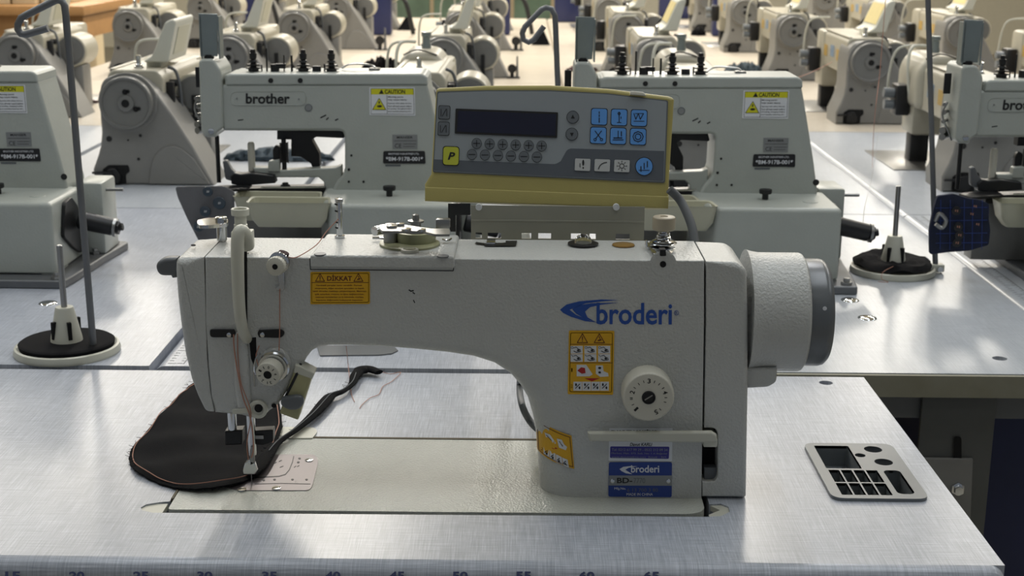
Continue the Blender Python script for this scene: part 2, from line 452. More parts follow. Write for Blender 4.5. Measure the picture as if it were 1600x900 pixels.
# ------------------------------------------------------------------ tables of the button machines and beyond
def ruler_table(xa, xb, ya, yb, label, m, group=None, holes=[], marks=False):
    t = thing('machine_table', label, 'table', ((xa+xb)/2, (ya+yb)/2, 0), group)
    g = .0018
    mb = MB().slab([[(xa+.016, ya+g), (xb-g, ya+g), (xb-g, yb-g), (xa+.016, yb-g)]]+holes, -.026, 0)
    # postformed roll down the left side (the operator's side)
    pr = []
    for k in range(7):
        a = k/6*PI/2; pr.append((xa+.016-.0125*math.sin(a), -.0125+.0125*math.cos(a)))
    pr += [(xa+.0035, -.026), (xa+.016, -.026)]; n = len(pr)
    mb.add([(x, y, z) for y in (ya+g, yb-g) for x, z in pr], [(i, i+1, n+i+1, n+i) for i in range(n-1)]+[tuple(range(n)), tuple(range(n, 2*n))[::-1]])
    o = mb.build('tabletop', m, t)
    for y in (ya+.12, yb-.12):
        MB().box(xa+.06, xb-.06, y-.03, y+.03, FLO, FLO+.04).box((xa+xb)/2-.03, (xa+xb)/2+.03, y-.02, y+.02, FLO+.04, -.026).build('leg', 'table_frame', t)
    if marks:
        q = MB()
        for k in range(int((yb-ya-.02)/.01)):
            y = ya+.012+k*.01; L = .010 if k % 5 == 0 else .005
            q.box(xa+.017, xa+.017+L, y-.0006, y+.0006, -.0002, .0002)
            q.box(xa+.034-(L*.6), xa+.034, y-.0006, y+.0006, -.0002, .0002)
        q.box(xa+.035, xa+.0362, ya+.01, yb-.01, -.0002, .0002)
        q.build('ruler_print', 'ink_grey', o)
    return t
TX = [-.9605, -.4192, .122, .6632, 1.2044, 1.7456]
Y2, Y3 = 1.519, 2.43
ovalhole = [tuple(G(x, y)[:2]) for x, y in ((495, 541), (600, 541), (617, 544), (622, 549), (612, 554), (592, 556), (500, 557))]
rt = [circ(G(1562, 560).x, G(1562, 560).y, .0085)]
ruler_table(-1.5017, TX[0], Y2, Y3, 'light grey table at the far left, half hidden behind the leftmost button machine', 'pale_laminate')
ruler_table(TX[0], TX[1], Y2, Y3, 'light grey table carrying the button machine at the left edge of the photo', 'linen_laminate')
t2 = ruler_table(TX[1], TX[2], Y2, Y3, 'light grey table carrying the button machine left of the control panel', 'linen_laminate', marks=True)
t3 = ruler_table(TX[2], TX[3], Y2, Y3, 'light grey table with raw board front edge at right, under a button machine', 'pale_laminate', holes=rt)
ruler_table(TX[3], TX[4], Y2, Y3, 'light grey table with a ruler edge under the rightmost button machine', 'pale_laminate', marks=True)
# front board edge, dark frame, bolt and box under the right-hand table
MB().box(TX[2]+.01, TX[3]+.35, Y2-.0045, Y2+.0012, -.0265, -.0010).build('front_edge_band', 'board_edge', t3)
ya = 1.53
fr = MB().box(.28, 1.05, ya+.01, ya+.03, -.060, -.0275).build('crossbar', 'grey_plastic', t3)
p = [G(0, 0)]
mb = MB().box(.46, .545, ya+.002, ya+.008, -.40, -.0275, .001)
mb.build('leg_bracket', 'table_frame', t3)
mb = MB().puff(VY(ya), [(1490, 682, 5), (1502, 682, 5), (1502, 735, 5), (1490, 735, 5)], .0004, .001, .0012)
mb.build('slot', 'dark_hole', t3)
mb = MB().puff(VY(ya), [(1440, 716), (1520, 717), (1516, 815), (1440, 815)], .001, .006, .0045).build('lower_bracket', 'cast_grey_paint', t3)
c = V(1494, 761, ya)
MB().lathe([(.0001, 0), (.008, 0), (.008, .003), (.0055, .0035), (.0055, .009), (.0001, .0095)], (c.x, ya-.004, c.z), (0, -1, 0), 6).build('bolt', 'chrome', t3)
tag(MB().box(.575, .98, 1.68, 2.25, -.72, -.06, .004).build('control_box', 'navy_metal'), 'dark navy cabinet hanging under the right-hand table', 'cabinet')

# little chrome caps on the tables
for (x, y, l) in ((75, 474, 'in front of the button machine at the left edge'), (1328, 469, 'nearer the foot of the right button machine'), (1355, 497, 'in front of the other cap at right')):
    p = G(x, y)
    o = MB().lathe([(.0001, 0), (.0122, 0), (.0112, .0012), (.0085, .0020), (.005, .0025), (.0001, .0027)], (p.x, p.y, .0001), n=20).build('cap_plug', 'chrome')
    tag(o, 'small domed chrome table cap, '+l, 'cap')
o = MB().slab([[(x, y) for x, y in ovalhole]], .0001, .0014).build('cover_plate', 'grey_plastic')
tag(o, 'dark grey rounded cover plate let into the table behind the needle arm', 'plate')
o = MB().slab([[tuple(G(x, y)[:2]) for x, y in ((772, 553), (830, 553), (832, 572), (812, 571), (790, 565), (775, 557))]], .0001, .0012).build('cover_plate', 'grey_plastic')
tag(o, 'dark grey cover plate glimpsed under the curve of the arm beside the column', 'plate')

ROW = [2.43, 3.46, 4.50, 5.55, 6.62, 7.70]
rown = ['first', 'second', 'third', 'fourth', 'fifth']
coln = ['leftmost', 'second from the left', 'third from the left', 'fourth from the left', 'fifth from the left', 'rightmost']
CX = [-1.5017]+TX
for j in range(5):
    for i in range(6):
        if j == 0 and i == 0: pass
        ruler_table(CX[i], CX[i+1], ROW[j], ROW[j+1], 'cream work table, %s row behind the button machines, %s in it' % (rown[j], ['leftmost', 'second from left', 'third from left', 'third from right', 'second from right', 'rightmost'][i]), 'pale_laminate' if j == 0 else 'warm_laminate', 'work tables in the rows behind')
# ------------------------------------------------------------------ the big lockstitch machine
Yf = 1.1528; PF = VY(Yf); ZT = .2155
mc = thing('lockstitch_sewing_machine', 'large cream industrial lockstitch sewing machine with blue lettering on the front table', 'sewing machine', (-.06, 1.205, 0))
# bed
bl = fil([(-.3006, 1.1173, .004), (.150, 1.1188, .012), (.1600, 1.129, .006), (.1612, 1.2925, .004), (-.3006, 1.2925, .004)], .004)
throat = [tuple(G(x, y)[:2]) for x, y in fil([(352, 712, 6), (493, 712, 8), (498, 722, 8), (486, 768, 9), (372, 768, 10), (345, 760)], 0)]
bed = MB().slab([bl, throat], -.018, .0006).build('bed', 'crinkle_bed_paint', mc)
MB().box(-.298, .158, 1.119, 1.291, -.05, -.019).build('bed_casting', 'cast_grey_paint', mc)
g1 = MB().box(-.210, .0665, 1.2930, 1.2965, -.004, .0012); g1.build('gasket', 'brown_gasket', mc)
MB().box(-.3032, -.3010, 1.140, 1.293, -.004, .0012).build('gasket', 'brown_gasket', mc)
# white hinge block at the back
p = G(530, 672); 
tag_pts = [tuple(G(x, y)[:2]) for x, y in fil([(388, 669, 4), (490, 670, 8), (497, 676, 6), (488, 687), (388, 687)], 0)]
MB().slab([tag_pts], .0002, .0018).build('hinge_plate', 'smooth_cream_plastic', mc)
# throat plate
th = MB().slab([throat], -.004, .0012).build('throat_plate', 'throat_steel', mc)
q = MB(); g = GZ(.0012)
q.line(g, [(459, 713), (457, 722), (452, 734), (446, 741), (436, 744), (398, 746)], 1.3)
q.line(g, [(398, 756), (440, 755), (485, 756)], .8)
for x, y in ((457, 749), (479, 749), (429, 749), (412, 750), (466, 722), (468, 716)): q.poly(g, circ(x, y, 2.2, 1.2, 10))
q.text('E', g, (461, 755), (466, 755), 5)
for (x, y, r) in ((438, 720, 2), (430, 723, 2), (440, 729, 2.5), (466, 728, 1.5), (461, 729, 1.5)): q.line(g, [(x-r, y+1), (x+r, y-1)], 1)
q.build('engraving', 'ink_black', th)
for x, y in ((483, 719), (432, 763), (378, 765)):
    c = G(x, y, .0012)
    o = MB().lathe([(.0001, 0), (.0042, 0), (.0040, .0008), (.0001, .0009)], c, n=16).build('screw', 'chrome', th)
    MB().box(c.x-.0036, c.x+.0036, c.y-.0005, c.y+.0005, .002, .00225, mtx=Matrix.Translation(c) @ Matrix.Rotation(.4, 4, 'Z') @ Matrix.Translation(-c)).build('slot', 'dark_hole', o)

# arm and column: one casting
def toz(px, y=401):  # a point on the top edge, level
    return (px, y+.0076*(px-322))
out = [toz(321), toz(1100), (1100, 500), (1097, 700), (1095, 860), (905, 860), (880, 840), (848, 840), (845, 790), (842, 740), (840, 700), (837, 672), (832, 645), (824, 618), (812, 598), (796, 580), (772, 565), (740, 555), (700, 549), (650, 544), (600, 540), (550, 538), (515, 538), (500, 540), (488, 547), (480, 557), (472, 571), (461, 589), (450, 608), (440, 624), (432, 634, 5), (422, 640), (410, 652, 6), (392, 651), (378, 647), (337, 643), (331, 620), (326, 570), (322, 500)]
def rad(x, y):
    if y > 640 and x < 930 and x > 800: return .030
    if y > 560 and 780 < x < 900: return .010+.020*min(1, (y-560)/80)
    if x > 1085 or x < 335: return .0012
    if 480 < x < 800 and y > 530: return .010
    if y < 420: return .0075
    return .006
arm = MB().puff(PF, out, depth=.082, rf=rad, back=.006).build('arm', 'crinkle_cream_paint', mc)
# face cover at the needle end
fc = [(319, 401), (322, 480), (324, 560), (329, 610), (335, 643, 2), (322, 642, 6), (310, 617), (300, 590), (291, 552), (284, 505), (279, 460), (276, 420), (277, 403, 8), (286, 401, 8)]
MB().puff(PF, fc, depth=.080, rf=lambda x, y: .0012 if x > 316 else (.007 if y < 540 else max(.0015, .007*(645-y)/105)), back=.006).build('face_cover', 'crinkle_cream_paint', mc)
# motor housing
mh = [(1103, 408), (1150, 408, 8), (1166, 420, 8), (1168, 500), (1168, 600), (1165, 775, 3), (1097, 775), (1097, 752), (1116, 752, 4), (1121, 745, 4), (1121, 674, 5), (1115, 668, 4), (1100, 668), (1103, 500)]
MB().puff(PF, mh, depth=.080, rf=lambda x, y: .0012 if x < 1125 else .005, back=.004).build('motor_housing', 'crinkle_cream_paint', mc)
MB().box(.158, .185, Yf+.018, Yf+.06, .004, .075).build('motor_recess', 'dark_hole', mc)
MB().puff(PF, [(1100, 730), (1120, 730), (1120, 750), (1100, 750)], .001, .01, -.006).build('recess_clip', 'grey_plastic', mc)
mcy, mcz, mr = 1.203, .1575, .0525
MB().lathe([(.030, -.001), (mr+.0025, -.001), (mr+.001, .004), (mr, .010), (mr, .0455), (mr-.0008, .0475), (mr-.003, .049), (.02, .0492)], (.1985, mcy, mcz), (1, 0, 0), 64).build('motor_cover', 'crinkle_cream_paint', mc)
MB().puff(PF, [(1160, 574), (1214, 574, 2), (1213, 596, 6), (1200, 604, 6), (1160, 606)], .003, .05, -.012).build('motor_foot', 'crinkle_cream_paint', mc)
hw = MB().lathe([(.02, -.002), (.0475, -.002), (.0475, .0125), (.0465, .0165), (.0435, .0195), (.020, .0205)], (.2487, mcy, mcz), (1, 0, 0), 64).build('handwheel', 'motor_grey', mc)
c = V(1288, 481, 1.158)
MB().lathe([(.0001, 0), (.0018, 0), (.0018, .0006), (.0001, .0006)], (c.x, 1.1562, c.z), (0, -1, 0), 12).build('pin_mark', 'ink_white', hw)
# lever bar across the name plates (reverse feed lever)
MB().puff(VY(Yf-.014), [(918, 675), (1112, 674), (1120, 679, 2), (1120, 689, 2), (1112, 691), (921, 689)], .002, .006, 0).build('feed_lever', 'smooth_cream_plastic', mc)
MB().box(.158, .170, Yf-.012, Yf+.03, .053, .061, .001).build('lever_shaft', 'smooth_cream_plastic', mc)
# foot fillet of the column on the bed
# top cover plate
tc = MB(); zc0 = .2080
tc.puff(PL((0, 0, .2172), (0, 0, 1), (1, 0, 0), (0, 1, 0)), None, .0022, .0108, 0, uvp=[(-.1752, 1.2365, .003), (-.0562, 1.2365, .003), (-.0562, 1.1505, .002), (-.1775, 1.1505, .002)], seg=4)
top_cover = tc.build('top_cover', 'crinkle_cream_paint', mc)
MB().line(PF, [(485, 421.2), (708, 423.2)], 1.1, .0, .0004).line(PF, [(484, 404), (485, 421)], 1.1, .0, .0004).line(PF, [(709.5, 406), (708.5, 423)], 1.1, .0, .0004).build('cover_shadow_line', 'dark_hole', mc)  # dark strips drawn in as the shadow gap round the cover lip
for x, y in ((500, 397), (692, 400)):
    c = G(x, y, .2173); MB().lathe([(.0001, 0), (.0052, 0), (.0050, .0004), (.0001, .0005)], c, n=20).build('cover_plug', 'grey_plastic', top_cover)
c = G(640, 393, .2173)
o = MB().lathe([(.0052, 0), (.0078, 0), (.0074, .0022), (.0055, .0024), (.0052, .0008)], c, n=24).build('oil_port', 'smooth_cream_plastic', top_cover)
MB().lathe([(.0001, 0), (.0052, 0), (.0048, .0016), (.0001, .0018)], c, n=20).build('oil_screw', 'chrome', o)
# bobbin winder on the cover
bw = MB().lathe([(.0001, 0), (.0262, 0), (.0262, .0016), (.0250, .0022), (.0001, .0022)], G(640, 382, .2173), n=40)
bwo = bw.build('winder_base', 'olive_plastic', mc)
c = G(650, 376, .2195)
MB().lathe([(.0001, 0), (.0170, 0), (.0175, .004), (.0172, .0085), (.0150, .0088), (.0145, .006), (.0001, .006)], c, n=40).build('winder_wheel', 'olive_plastic', bwo)
MB().lathe([(.0001, .006), (.0088, .006), (.0080, .009), (.0045, .0095), (.0045, .016), (.007, .0165), (.007, .018), (.003, .0185), (.0028, .023), (.0001, .024)], c, n=24).build('winder_spindle', 'steel', bwo)
MB().lathe([(.0001, 0), (.0060, 0), (.0060, .0095), (.0045, .010), (.0045, .016), (.0001, .0165)], G(610, 378, .2195), n=20).build('winder_post', 'steel', bwo)
za = .2355
mbw = MB(); a = G(600, 361, za); b = G(668, 360, za)
def flatbar(mb, pts, z0, z1):
    return mb.slab([[tuple(G(x, y, z1)[:2]) for x, y in pts]], z0, z1)
flatbar(mbw, fil([(592, 352, 4), (625, 350, 4), (672, 357, 3), (702, 357, 2), (703, 366, 2), (680, 366, 3), (660, 361), (625, 361, 3), (596, 361, 4)], 0), za, za+.002)
mbw.box(V(681, 360, 1.20).x, V(703, 360, 1.20).x, 1.198, 1.206, za-.005, za+.0035, .001)
mbw.build('winder_lever', 'steel', bwo)
for x, y, r in ((612, 352, .0045), (625, 349, .004), (635, 357, .0042), (659, 358, .0035)):
    MB().lathe([(.0001, 0), (r, 0), (r, .0018), (.0001, .0022)], G(x, y+3, za+.0018), n=14).build('winder_screw', 'chrome', bwo)
mbw = MB(); c = V(597, 359, 1.19); mbw.cyl((c.x-.006, c.y-.006, c.z), (c.x+.006, c.y+.008, c.z), .0042, n=12)
mbw.build('adjusting_screw', 'chrome', bwo)
MB().tube([G(692, 374, .220), G(700, 376, .220), G(705, 373, .220)], .0009).build('winder_wire', 'chrome', bwo)
MB().tube([G(582, 372, .2195), G(592, 372, .2195), G(600, 373, .2195)], .0012).build('winder_wire', 'chrome', bwo)
# thread post
c = G(531, 371, .2175)
MB().lathe([(.0001, 0), (.0045, 0), (.0045, .0020), (.0030, .0026), (.0029, .0315), (.0035, .032), (.0036, .035), (.0001, .0352)], c, n=16).build('thread_post', 'chrome', mc)
q = MB()
for k in (6, 11, 21, 27): q.cyl((c.x-.0033, c.y, c.z+.003+k/1000), (c.x-.001, c.y-.0028, c.z+.003+k/1000), .0009, n=8)
q.build('thread_hole', 'dark_hole', mc)
# black thread finger marks on the top, sight glass, amber plug
q = MB(); g = GZ(ZT+.0002)
q.poly(g, [(790, 376), (808, 376), (806, 384), (757, 384), (757, 382), (742, 380), (744, 378), (758, 380), (790, 379)]); q.build('top_slot', 'blackened_steel', mc)
MB().box(G(760, 381, ZT).x, G(774, 381, ZT).x, G(766, 383, ZT).y, G(766, 376, ZT).y, ZT, ZT+.0022, .0007).build('slot_slider', 'chrome', mc)
c = G(911, 382, ZT)
o = MB().lathe([(.0001, 0), (.0135, 0), (.0135, .0014), (.0125, .0018), (.0080, .0018), (.0080, .0004), (.0001, .0004)], c, n=32).build('sight_ring', 'blackened_steel', mc)
m = bpy.data.materials.new('clear_dome'); m.use_nodes = True; b = m.node_tree.nodes['Principled BSDF']; b.inputs['Transmission Weight'].default_value = 1; b.inputs['Roughness'].default_value = .03; b.inputs['IOR'].default_value = 1.45; M['clear_dome'] = m
prof = [(.0078*math.cos(a*PI/16), .0018+.0078*math.sin(a*PI/16)) for a in range(8)]+[(.0002, .0096)]
MB().lathe(prof, c, n=28).build('sight_glass', 'clear_dome', o)
c = G(974, 383, ZT)
MB().lathe([(.0001, 0), (.0100, 0), (.0096, .0009), (.0080, .0013), (.0001, .0014)], c, n=28).build('oil_plug', 'amber', mc)
# top right thread tension with the tan knob
c = G(1036, 388, ZT)
kb = MB().lathe([(.0001, .0165), (.0092, .0165), (.0100, .0175), (.0100, .0270), (.0092, .0282), (.0035, .0283), (.0032, .0275), (.0001, .0275)], c, n=48, teeth=1, tr=.03).build('tension_knob', 'knob_tan', mc, angle=60)
MB().lathe([(.0001, 0), (.0024, 0), (.0024, .0170), (.0001, .0170)], c, n=12).lathe([(.004, .003), (.0118, .0045), (.0120, .0052), (.0040, .0066)], c, n=32).lathe([(.004, .0072), (.0095, .0060), (.0098, .0068), (.0040, .0086)], c, n=32).build('tension_disc', 'chrome', mc)
sp = [(c.x+(.0066-.0030*k/40)*math.cos(k*.75), c.y+(.0066-.0030*k/40)*math.sin(k*.75), c.z+.0080+.0085*k/40) for k in range(41)]
MB().tube(sp, .0007, 6, 0).build('tension_spring', 'chrome', mc)
MB().puff(GZ(ZT+.0032), [(1008, 378, 4), (1030, 384), (1056, 386, 3), (1050, 396, 3), (1020, 397, 4)], .0005, .002).tube([(c.x-.015, c.y-.004, c.z+.008), (c.x-.0145, c.y-.004, c.z+.002), (c.x-.01, c.y-.006, c.z+.001)], .0011).build('guide_plate', 'chrome', mc)
# scoop in the casting with an oil hole
c = V(1036, 412, Yf)
q = MB().lathe([(.0112, 0), (.0106, .0003), (.0092, .0003), (.0080, .0001), (.0001, .0001)], (c.x, Yf, c.z), (0, -1, 0), 32).build('scoop', 'crinkle_cream_paint', mc)
MB().poly(PF, circ(1036, 413, 5, 5, 18), .0004).build('oil_hole', 'dark_hole', mc)
MB().puff(PF, [(1031, 390), (1040, 390), (1041, 400, 2), (1031, 400, 2)], .0004, .01, .001).build('guide_tab', 'blackened_steel', mc)

# stitch length dial
P1 = VY(Yf-.022)
c = V(1010, 608, Yf)
dl = MB().lathe([(.0001, 0), (.0215, 0), (.0222, .001), (.0222, .019), (.0212, .0212), (.0200, .0220), (.0001, .0220)], (c.x, Yf, c.z), (0, -1, 0), 96, teeth=1, tr=.012).build('stitch_dial', 'knob_cream', mc, angle=50)
cc = (c.x, c.z)
class DP(PL):  # dial face: figures given in millimetres about the dial centre
    def at(s, x, y, off=0): return s.p3(x/1000, y/1000, off)
dp = DP((c.x, Yf-.0220, c.z), (0, -1, 0), (1, 0, 0), (0, 0, 1))
q = MB()
def dig(mb, pl, s, ang, R, h, w, bold=.02):
    u = Vector((math.sin(ang), math.cos(ang))); t = Vector((math.cos(ang), -math.sin(ang)))
    b0 = u*(R-h/2)-t*w/2; b1 = u*(R-h/2)+t*w/2
    mb.text(s, pl, b0, b1, h, .0002, bold, upv=u*h)
D = math.radians
for s, a in (('1', -136), ('2', -72), ('3', 0), ('4', 72), ('5', 152)): dig(q, dp, s, D(a), 14.6, 4.2, 2.0 if s == '1' else 2.7)
for a in (-117, -97, -90+ -2, -55, -36, -18, 18, 36, 55, 90, 106, 136):
    u = Vector((math.sin(D(a)), math.cos(D(a)))); q.line(dp, [u*13.6, u*15.6], .55, .0, .0002)
q.build('dial_figures', 'ink_black', dl)
o = MB().lathe([(.0001, 0), (.0058, 0), (.0058, .0012), (.0050, .0016), (.0046, .0004), (.0001, .0004)], (c.x, Yf-.0220, c.z), (0, -1, 0), 24).build('dial_screw', 'blackened_steel', dl)
MB().line(dp, [(-3, -2), (3, 2)], 1.1, .0004, .0003).build('screw_slot', 'steel', o)

# blue lettering
q = MB()
q.text('broderi', PF, (932, 507), (1050, 507.5), 34, .0004, .018)
sw = [(875, 484), (885, 476), (905, 471), (940, 468), (965, 469), (940, 471), (915, 474), (890, 484), (900, 492), (925, 502), (935, 504), (915, 502), (892, 495), (880, 489)]
q.poly(PF, sw, 0, .0003)
q.poly(PF, [(894, 483), (905, 477), (925, 474), (966, 473), (940, 476), (922, 480), (914, 487), (918, 496), (930, 503), (912, 497), (900, 490)], 0, .0003)
q.line(PF, circ(1057, 489, 3.4, 3.4, 14), .7, .0, .0003, True); q.text('R', PF, (1055.5, 491), (1058.5, 491), 4, .0003)
q.build('brand_lettering', 'ink_blue', mc)

# yellow stickers
def frame(q, pl, pts, w, off): q.line(pl, pts, w, off, .0001, True)
def tri(q, pl, cx, cy, w, h, kind, lw=1.3, off=.0004):
    P = [(cx, cy-h/2), (cx+w/2, cy+h/2), (cx-w/2, cy+h/2)]
    q.line(pl, P, lw, off, .0001, True)
    if kind == '!':
        q.line(pl, [(cx, cy-h*.18), (cx, cy+h*.18)], lw*1.2, off); q.poly(pl, circ(cx, cy+h*.33, lw*.7, lw*.7, 8), off, .0001)
    else:
        q.poly(pl, circ(cx, cy-h*.12, w*.06, w*.09, 8), off, .0001)
        q.poly(pl, circ(cx+w*.03, cy+h*.22, w*.22, h*.09, 12, -.2), off, .0001)
        q.line(pl, [(cx+w*.05, cy), (cx+w*.12, cy+h*.2)], lw, off)
st = MB().poly(PF, fil([(485, 425), (578, 424.5), (578, 475), (485, 475.5)], 2), .0003, .0003).build('warning_sticker', 'sticker_yellow', mc, label='yellow sticker headed DİKKAT')
q = MB(); frame(q, PF, fil([(487, 427.5), (576, 427), (576, 472.5), (487, 473)], 3), .9, .0005); q.line(PF, [(487, 441.5), (576, 441.5)], .9, .0005)
q.text('DİKKAT', PF, (511, 438.8), (550, 438.8), 10, .0007, .03)
tri(q, PF, 500, 433.6, 14, 12, '!', 1.2, .0006); tri(q, PF, 560, 433.6, 14, 12, 'h', 1.2, .0006)
for k, (s, a, b) in enumerate((('Hareketli parçalar zarar verebilir. Parmak', 494, 566), ('sıkışmasına, diğer emniyet aparatları ve kapak', 492, 569), ('takılı olmadan makinayı çalıştırmayınız. Makinayı,', 488.5, 573), ('iplik takarken, masura ve iğne değiştirirken,', 492, 569), ('makinayı temizlerken ve iş bitiminde, mutlaka', 493, 568), ('kapatma düğmesini kullanarak kapatınız.', 494, 567))):
    q.text(s, PF, (a, 447.6+k*4.6), (b, 447.6+k*4.6), 3, .0007, .02)
q.build('sticker_print', 'ink_brown', st)
st = MB().poly(PF, fil([(889, 516.5), (960, 517), (958, 617), (887, 616)], 2), .0003, .0003).build('warning_sticker', 'sticker_yellow', mc, label='tall yellow pictogram sticker beside the dial')
q = MB(); frame(q, PF, fil([(891.5, 520), (957, 520), (955.5, 613), (890, 612)], 3), 1, .0005)
for y in (538, 567): q.line(PF, [(891, y), (957, y)], .9, .0005)
tri(q, PF, 910, 528.5, 16, 14, '!', 1.3, .0006); tri(q, PF, 936.5, 528.5, 16, 14, 'h', 1.3, .0006)
q.text('1', PF, (892.5, 581), (894.5, 581), 5.5, .0006); q.text('2', PF, (891.5, 606), (895, 606), 5.5, .0006)
q.build('sticker_print', 'ink_brown', st)
w_ = MB(); k_ = MB(); r_ = MB()
for i in range(3):
    x0 = 891.5+i*21.5
    for j in range(2):
        y0 = 540.5+j*12.8; w_.poly(PF, [(x0, y0), (x0+19, y0), (x0+19, y0+12), (x0, y0+12)], .0006, .0001)
        k_.line(PF, circ(x0+2.6, y0+2.6, 1.7, 1.7, 10), .5, .0008, .0001, True) if j == 0 else k_.line(PF, [(x0+1, y0+1), (x0+4, y0+4)], .6, .0008)
        k_.line(PF, [(x0+5, y0+3), (x0+9, y0+2), (x0+12, y0+5), (x0+15, y0+6), (x0+16, y0+9)], .8, .0008)
        k_.line(PF, [(x0+5, y0+8), (x0+9, y0+10), (x0+15, y0+9)], 1, .0008); k_.poly(PF, circ(x0+12, y0+7, 2.2, 1.5, 8), .0008, .0001)
w_.poly(PF, [(901, 570), (916, 570), (926, 585), (921, 588), (901, 588)], .0006, .0001).poly(PF, [(931, 571), (942, 571), (943, 580), (950, 583), (951, 588), (938, 589), (931, 584)], .0006, .0001)
r_.poly(PF, [(902, 579), (908, 574), (914, 575), (915, 583), (909, 584)], .0008, .0001).poly(PF, [(913, 591), (937, 591), (925, 596)], .0006, .0001)
k_.poly(PF, circ(937, 575, 2.6, 1.8, 8), .0008, .0001).poly(PF, circ(937, 582, 2.2, 1.8, 8), .0008, .0001)
for i in range(4):
    x0 = 896+i*14; w_.poly(PF, [(x0, 596.5), (x0+13.4, 596.5), (x0+13.2, 610.5), (x0-.2, 610.5)], .0006, .0001)
    k_.poly(PF, circ(x0+4, 601, 1.4, 2.4, 8), .0008, .0001).line(PF, [(x0+3, 607), (x0+10, 600)], 1, .0008).poly(PF, circ(x0+9.5, 606, 1.4, 2.2, 8), .0008, .0001)
w_.build('pictogram', 'sticker_white', st); k_.build('pictogram_lines', 'ink_black', st); r_.build('red_marks', 'ink_red', st)
# the sticker wrapped round the column: follows the rounded front edge of the casting
U0 = PF.uv(842, 700, -.030)[0]
class Wrap(PL):
    """u = metres along the skin of the rounded column edge measured from x(890)"""
    def at(s, x, y, off=0):
        R = .030; xe = U0+R; L = R*PI/2; p = PF.at(x, y)
        xs0 = 900; ex_ = PF.uv(842 if y > 725 else 840 if y > 690 else 837.5, y, -.030)[0]; xe = ex_+R; u = (x-xs0)*.00054 if x >= xs0 else -R*math.asin(min(.995, (xs0-x)/59))   # 0 where the round starts
        if u >= 0: q = Vector((xe+u, Yf-off, p.z))
        else:
            a = min(1.5, -u/R); q = Vector((xe-(R+off+.0006)*math.sin(a), Yf+R-(R+off+.0006)*math.cos(a), p.z))
        return q
wp = Wrap((0, Yf, 0), (0, -1, 0), (1, 0, 0), (0, 0, 1))
xs = [842+k*2.45 for k in range(25)]
def ye(x, top):   # sloping upper and lower edge
    t = (x-840)/60
    return (663+17*max(-.3, t) if top else 716+16*max(-.3, t))
vs = []; fs = []
for x in xs: vs += [wp.at(x, ye(x, 1), .0005), wp.at(x, ye(x, 0), .0005)]
for i in range(len(xs)-1): fs.append((2*i, 2*i+1, 2*i+3, 2*i+2))
st = MB().add(vs, fs).build('warning_sticker', 'sticker_yellow', mc, label='yellow pictogram sticker wrapped round the foot of the column')
q = MB()
ed = [(x, ye(x, 1)+3) for x in xs[1:-1]]+[(xs[-1]-2.5, ye(xs[-1], 1)+5)]+[(xs[-1]-2.5, ye(xs[-1], 0)-4)]+[(x, ye(x, 0)-3) for x in xs[1:-1]][::-1]
q.line(wp, ed, 1, .0007, .0001, True); q.text('2', wp, (848, 712), (851, 713), 5, .0008)
q.build('sticker_print', 'ink_brown', st)
q = MB()
q.poly(wp, [(857, 681), (866, 682), (873, 694), (869, 697), (858, 692)], .0007, .0001).poly(wp, [(877, 686), (885, 687), (886, 694), (891, 698), (889, 703), (878, 700)], .0007, .0001)
for i in range(4):
    x0 = 853+i*10; q.poly(wp, [(x0, 704+i*3.6), (x0+9, 707+i*3.6), (x0+9, 719+i*3.6), (x0, 716+i*3.6)], .0007, .0001)
q.build('pictogram', 'sticker_white', st)
q = MB()
for i in range(4):
    x0 = 853+i*10; q.line(wp, [(x0+2, 713+i*3.6), (x0+6, 709+i*3.6)], 1, .0009).poly(wp, circ(x0+5, 714+i*3.6, 1.5, 2, 8), .0009, .0001)
q.line(wp, [(860, 684), (866, 691)], 1, .0009).line(wp, [(880, 690), (884, 697)], 1.2, .0009)
q.build('pictogram_lines', 'ink_black', st)
MB().poly(wp, [(862, 698), (876, 702), (868, 704)], .0008, .0001).build('red_marks', 'ink_red', st)

# dealer label and name plate
st = MB().poly(PF, fil([(952, 669), (1051, 669), (1050, 721), (951, 720)], 1), .0003, .0002).build('dealer_label', 'sticker_white', mc)
q = MB(); q.poly(PF, fil([(953.5, 697.5), (1046, 698), (1045, 717), (953, 715.5)], 2), .0005, .0001); q.build('label_band', 'ink_violet', st)
q = MB().text('Davut KARLI', PF, (984, 697), (1018, 697), 5.2, .0007, .02, shear=.25).text('DAVUT MAKİNA', PF, (955, 676.2), (1028, 676), 5, .0007, .03).build('label_print', 'ink_black', st)
q = MB().text('Tel: 0212 617 99 29 - 0532 212 09 34', PF, (956, 704.5), (1043, 705), 4, .0008).text('Merkez: Mah. 573. Sok. No: 1 A Bağcılar', PF, (955.5, 710), (1043, 710.7), 3.4, .0008).text('www.davutmakina.com  İkitelli - İST.', PF, (955.5, 715), (1042, 715.8), 3.2, .0008).build('label_text', 'panel_face_light', st)
fy = lambda y: 722.5+(y-722.5)*.915
st = MB().poly(PF, fil([(951.5, 722.5), (1050, 722.5), (1049.5, fy(782)), (950.5, fy(781))], 3), .0004, .0006).build('name_plate', 'plate_blue', mc)
q = MB().poly(PF, [(951.5, 743), (1050, 743), (1049.7, 759), (951.2, 758.5)], .001, .0001); q.build('plate_band', 'sticker_silver', st)
q = MB().text('BD-', PF, (964, 755), (988, 755), 8.5, .0012, .03); q.build('plate_print', 'ink_black', st)
q = MB().text('7770', PF, (990, 755), (1008, 755), 8, .0012); q.text('6 13 700 3 80', PF, (980, 768.5), (1028, 768.5), 5.5, .0012); q.build('stamped_number', 'ink_grey', st)
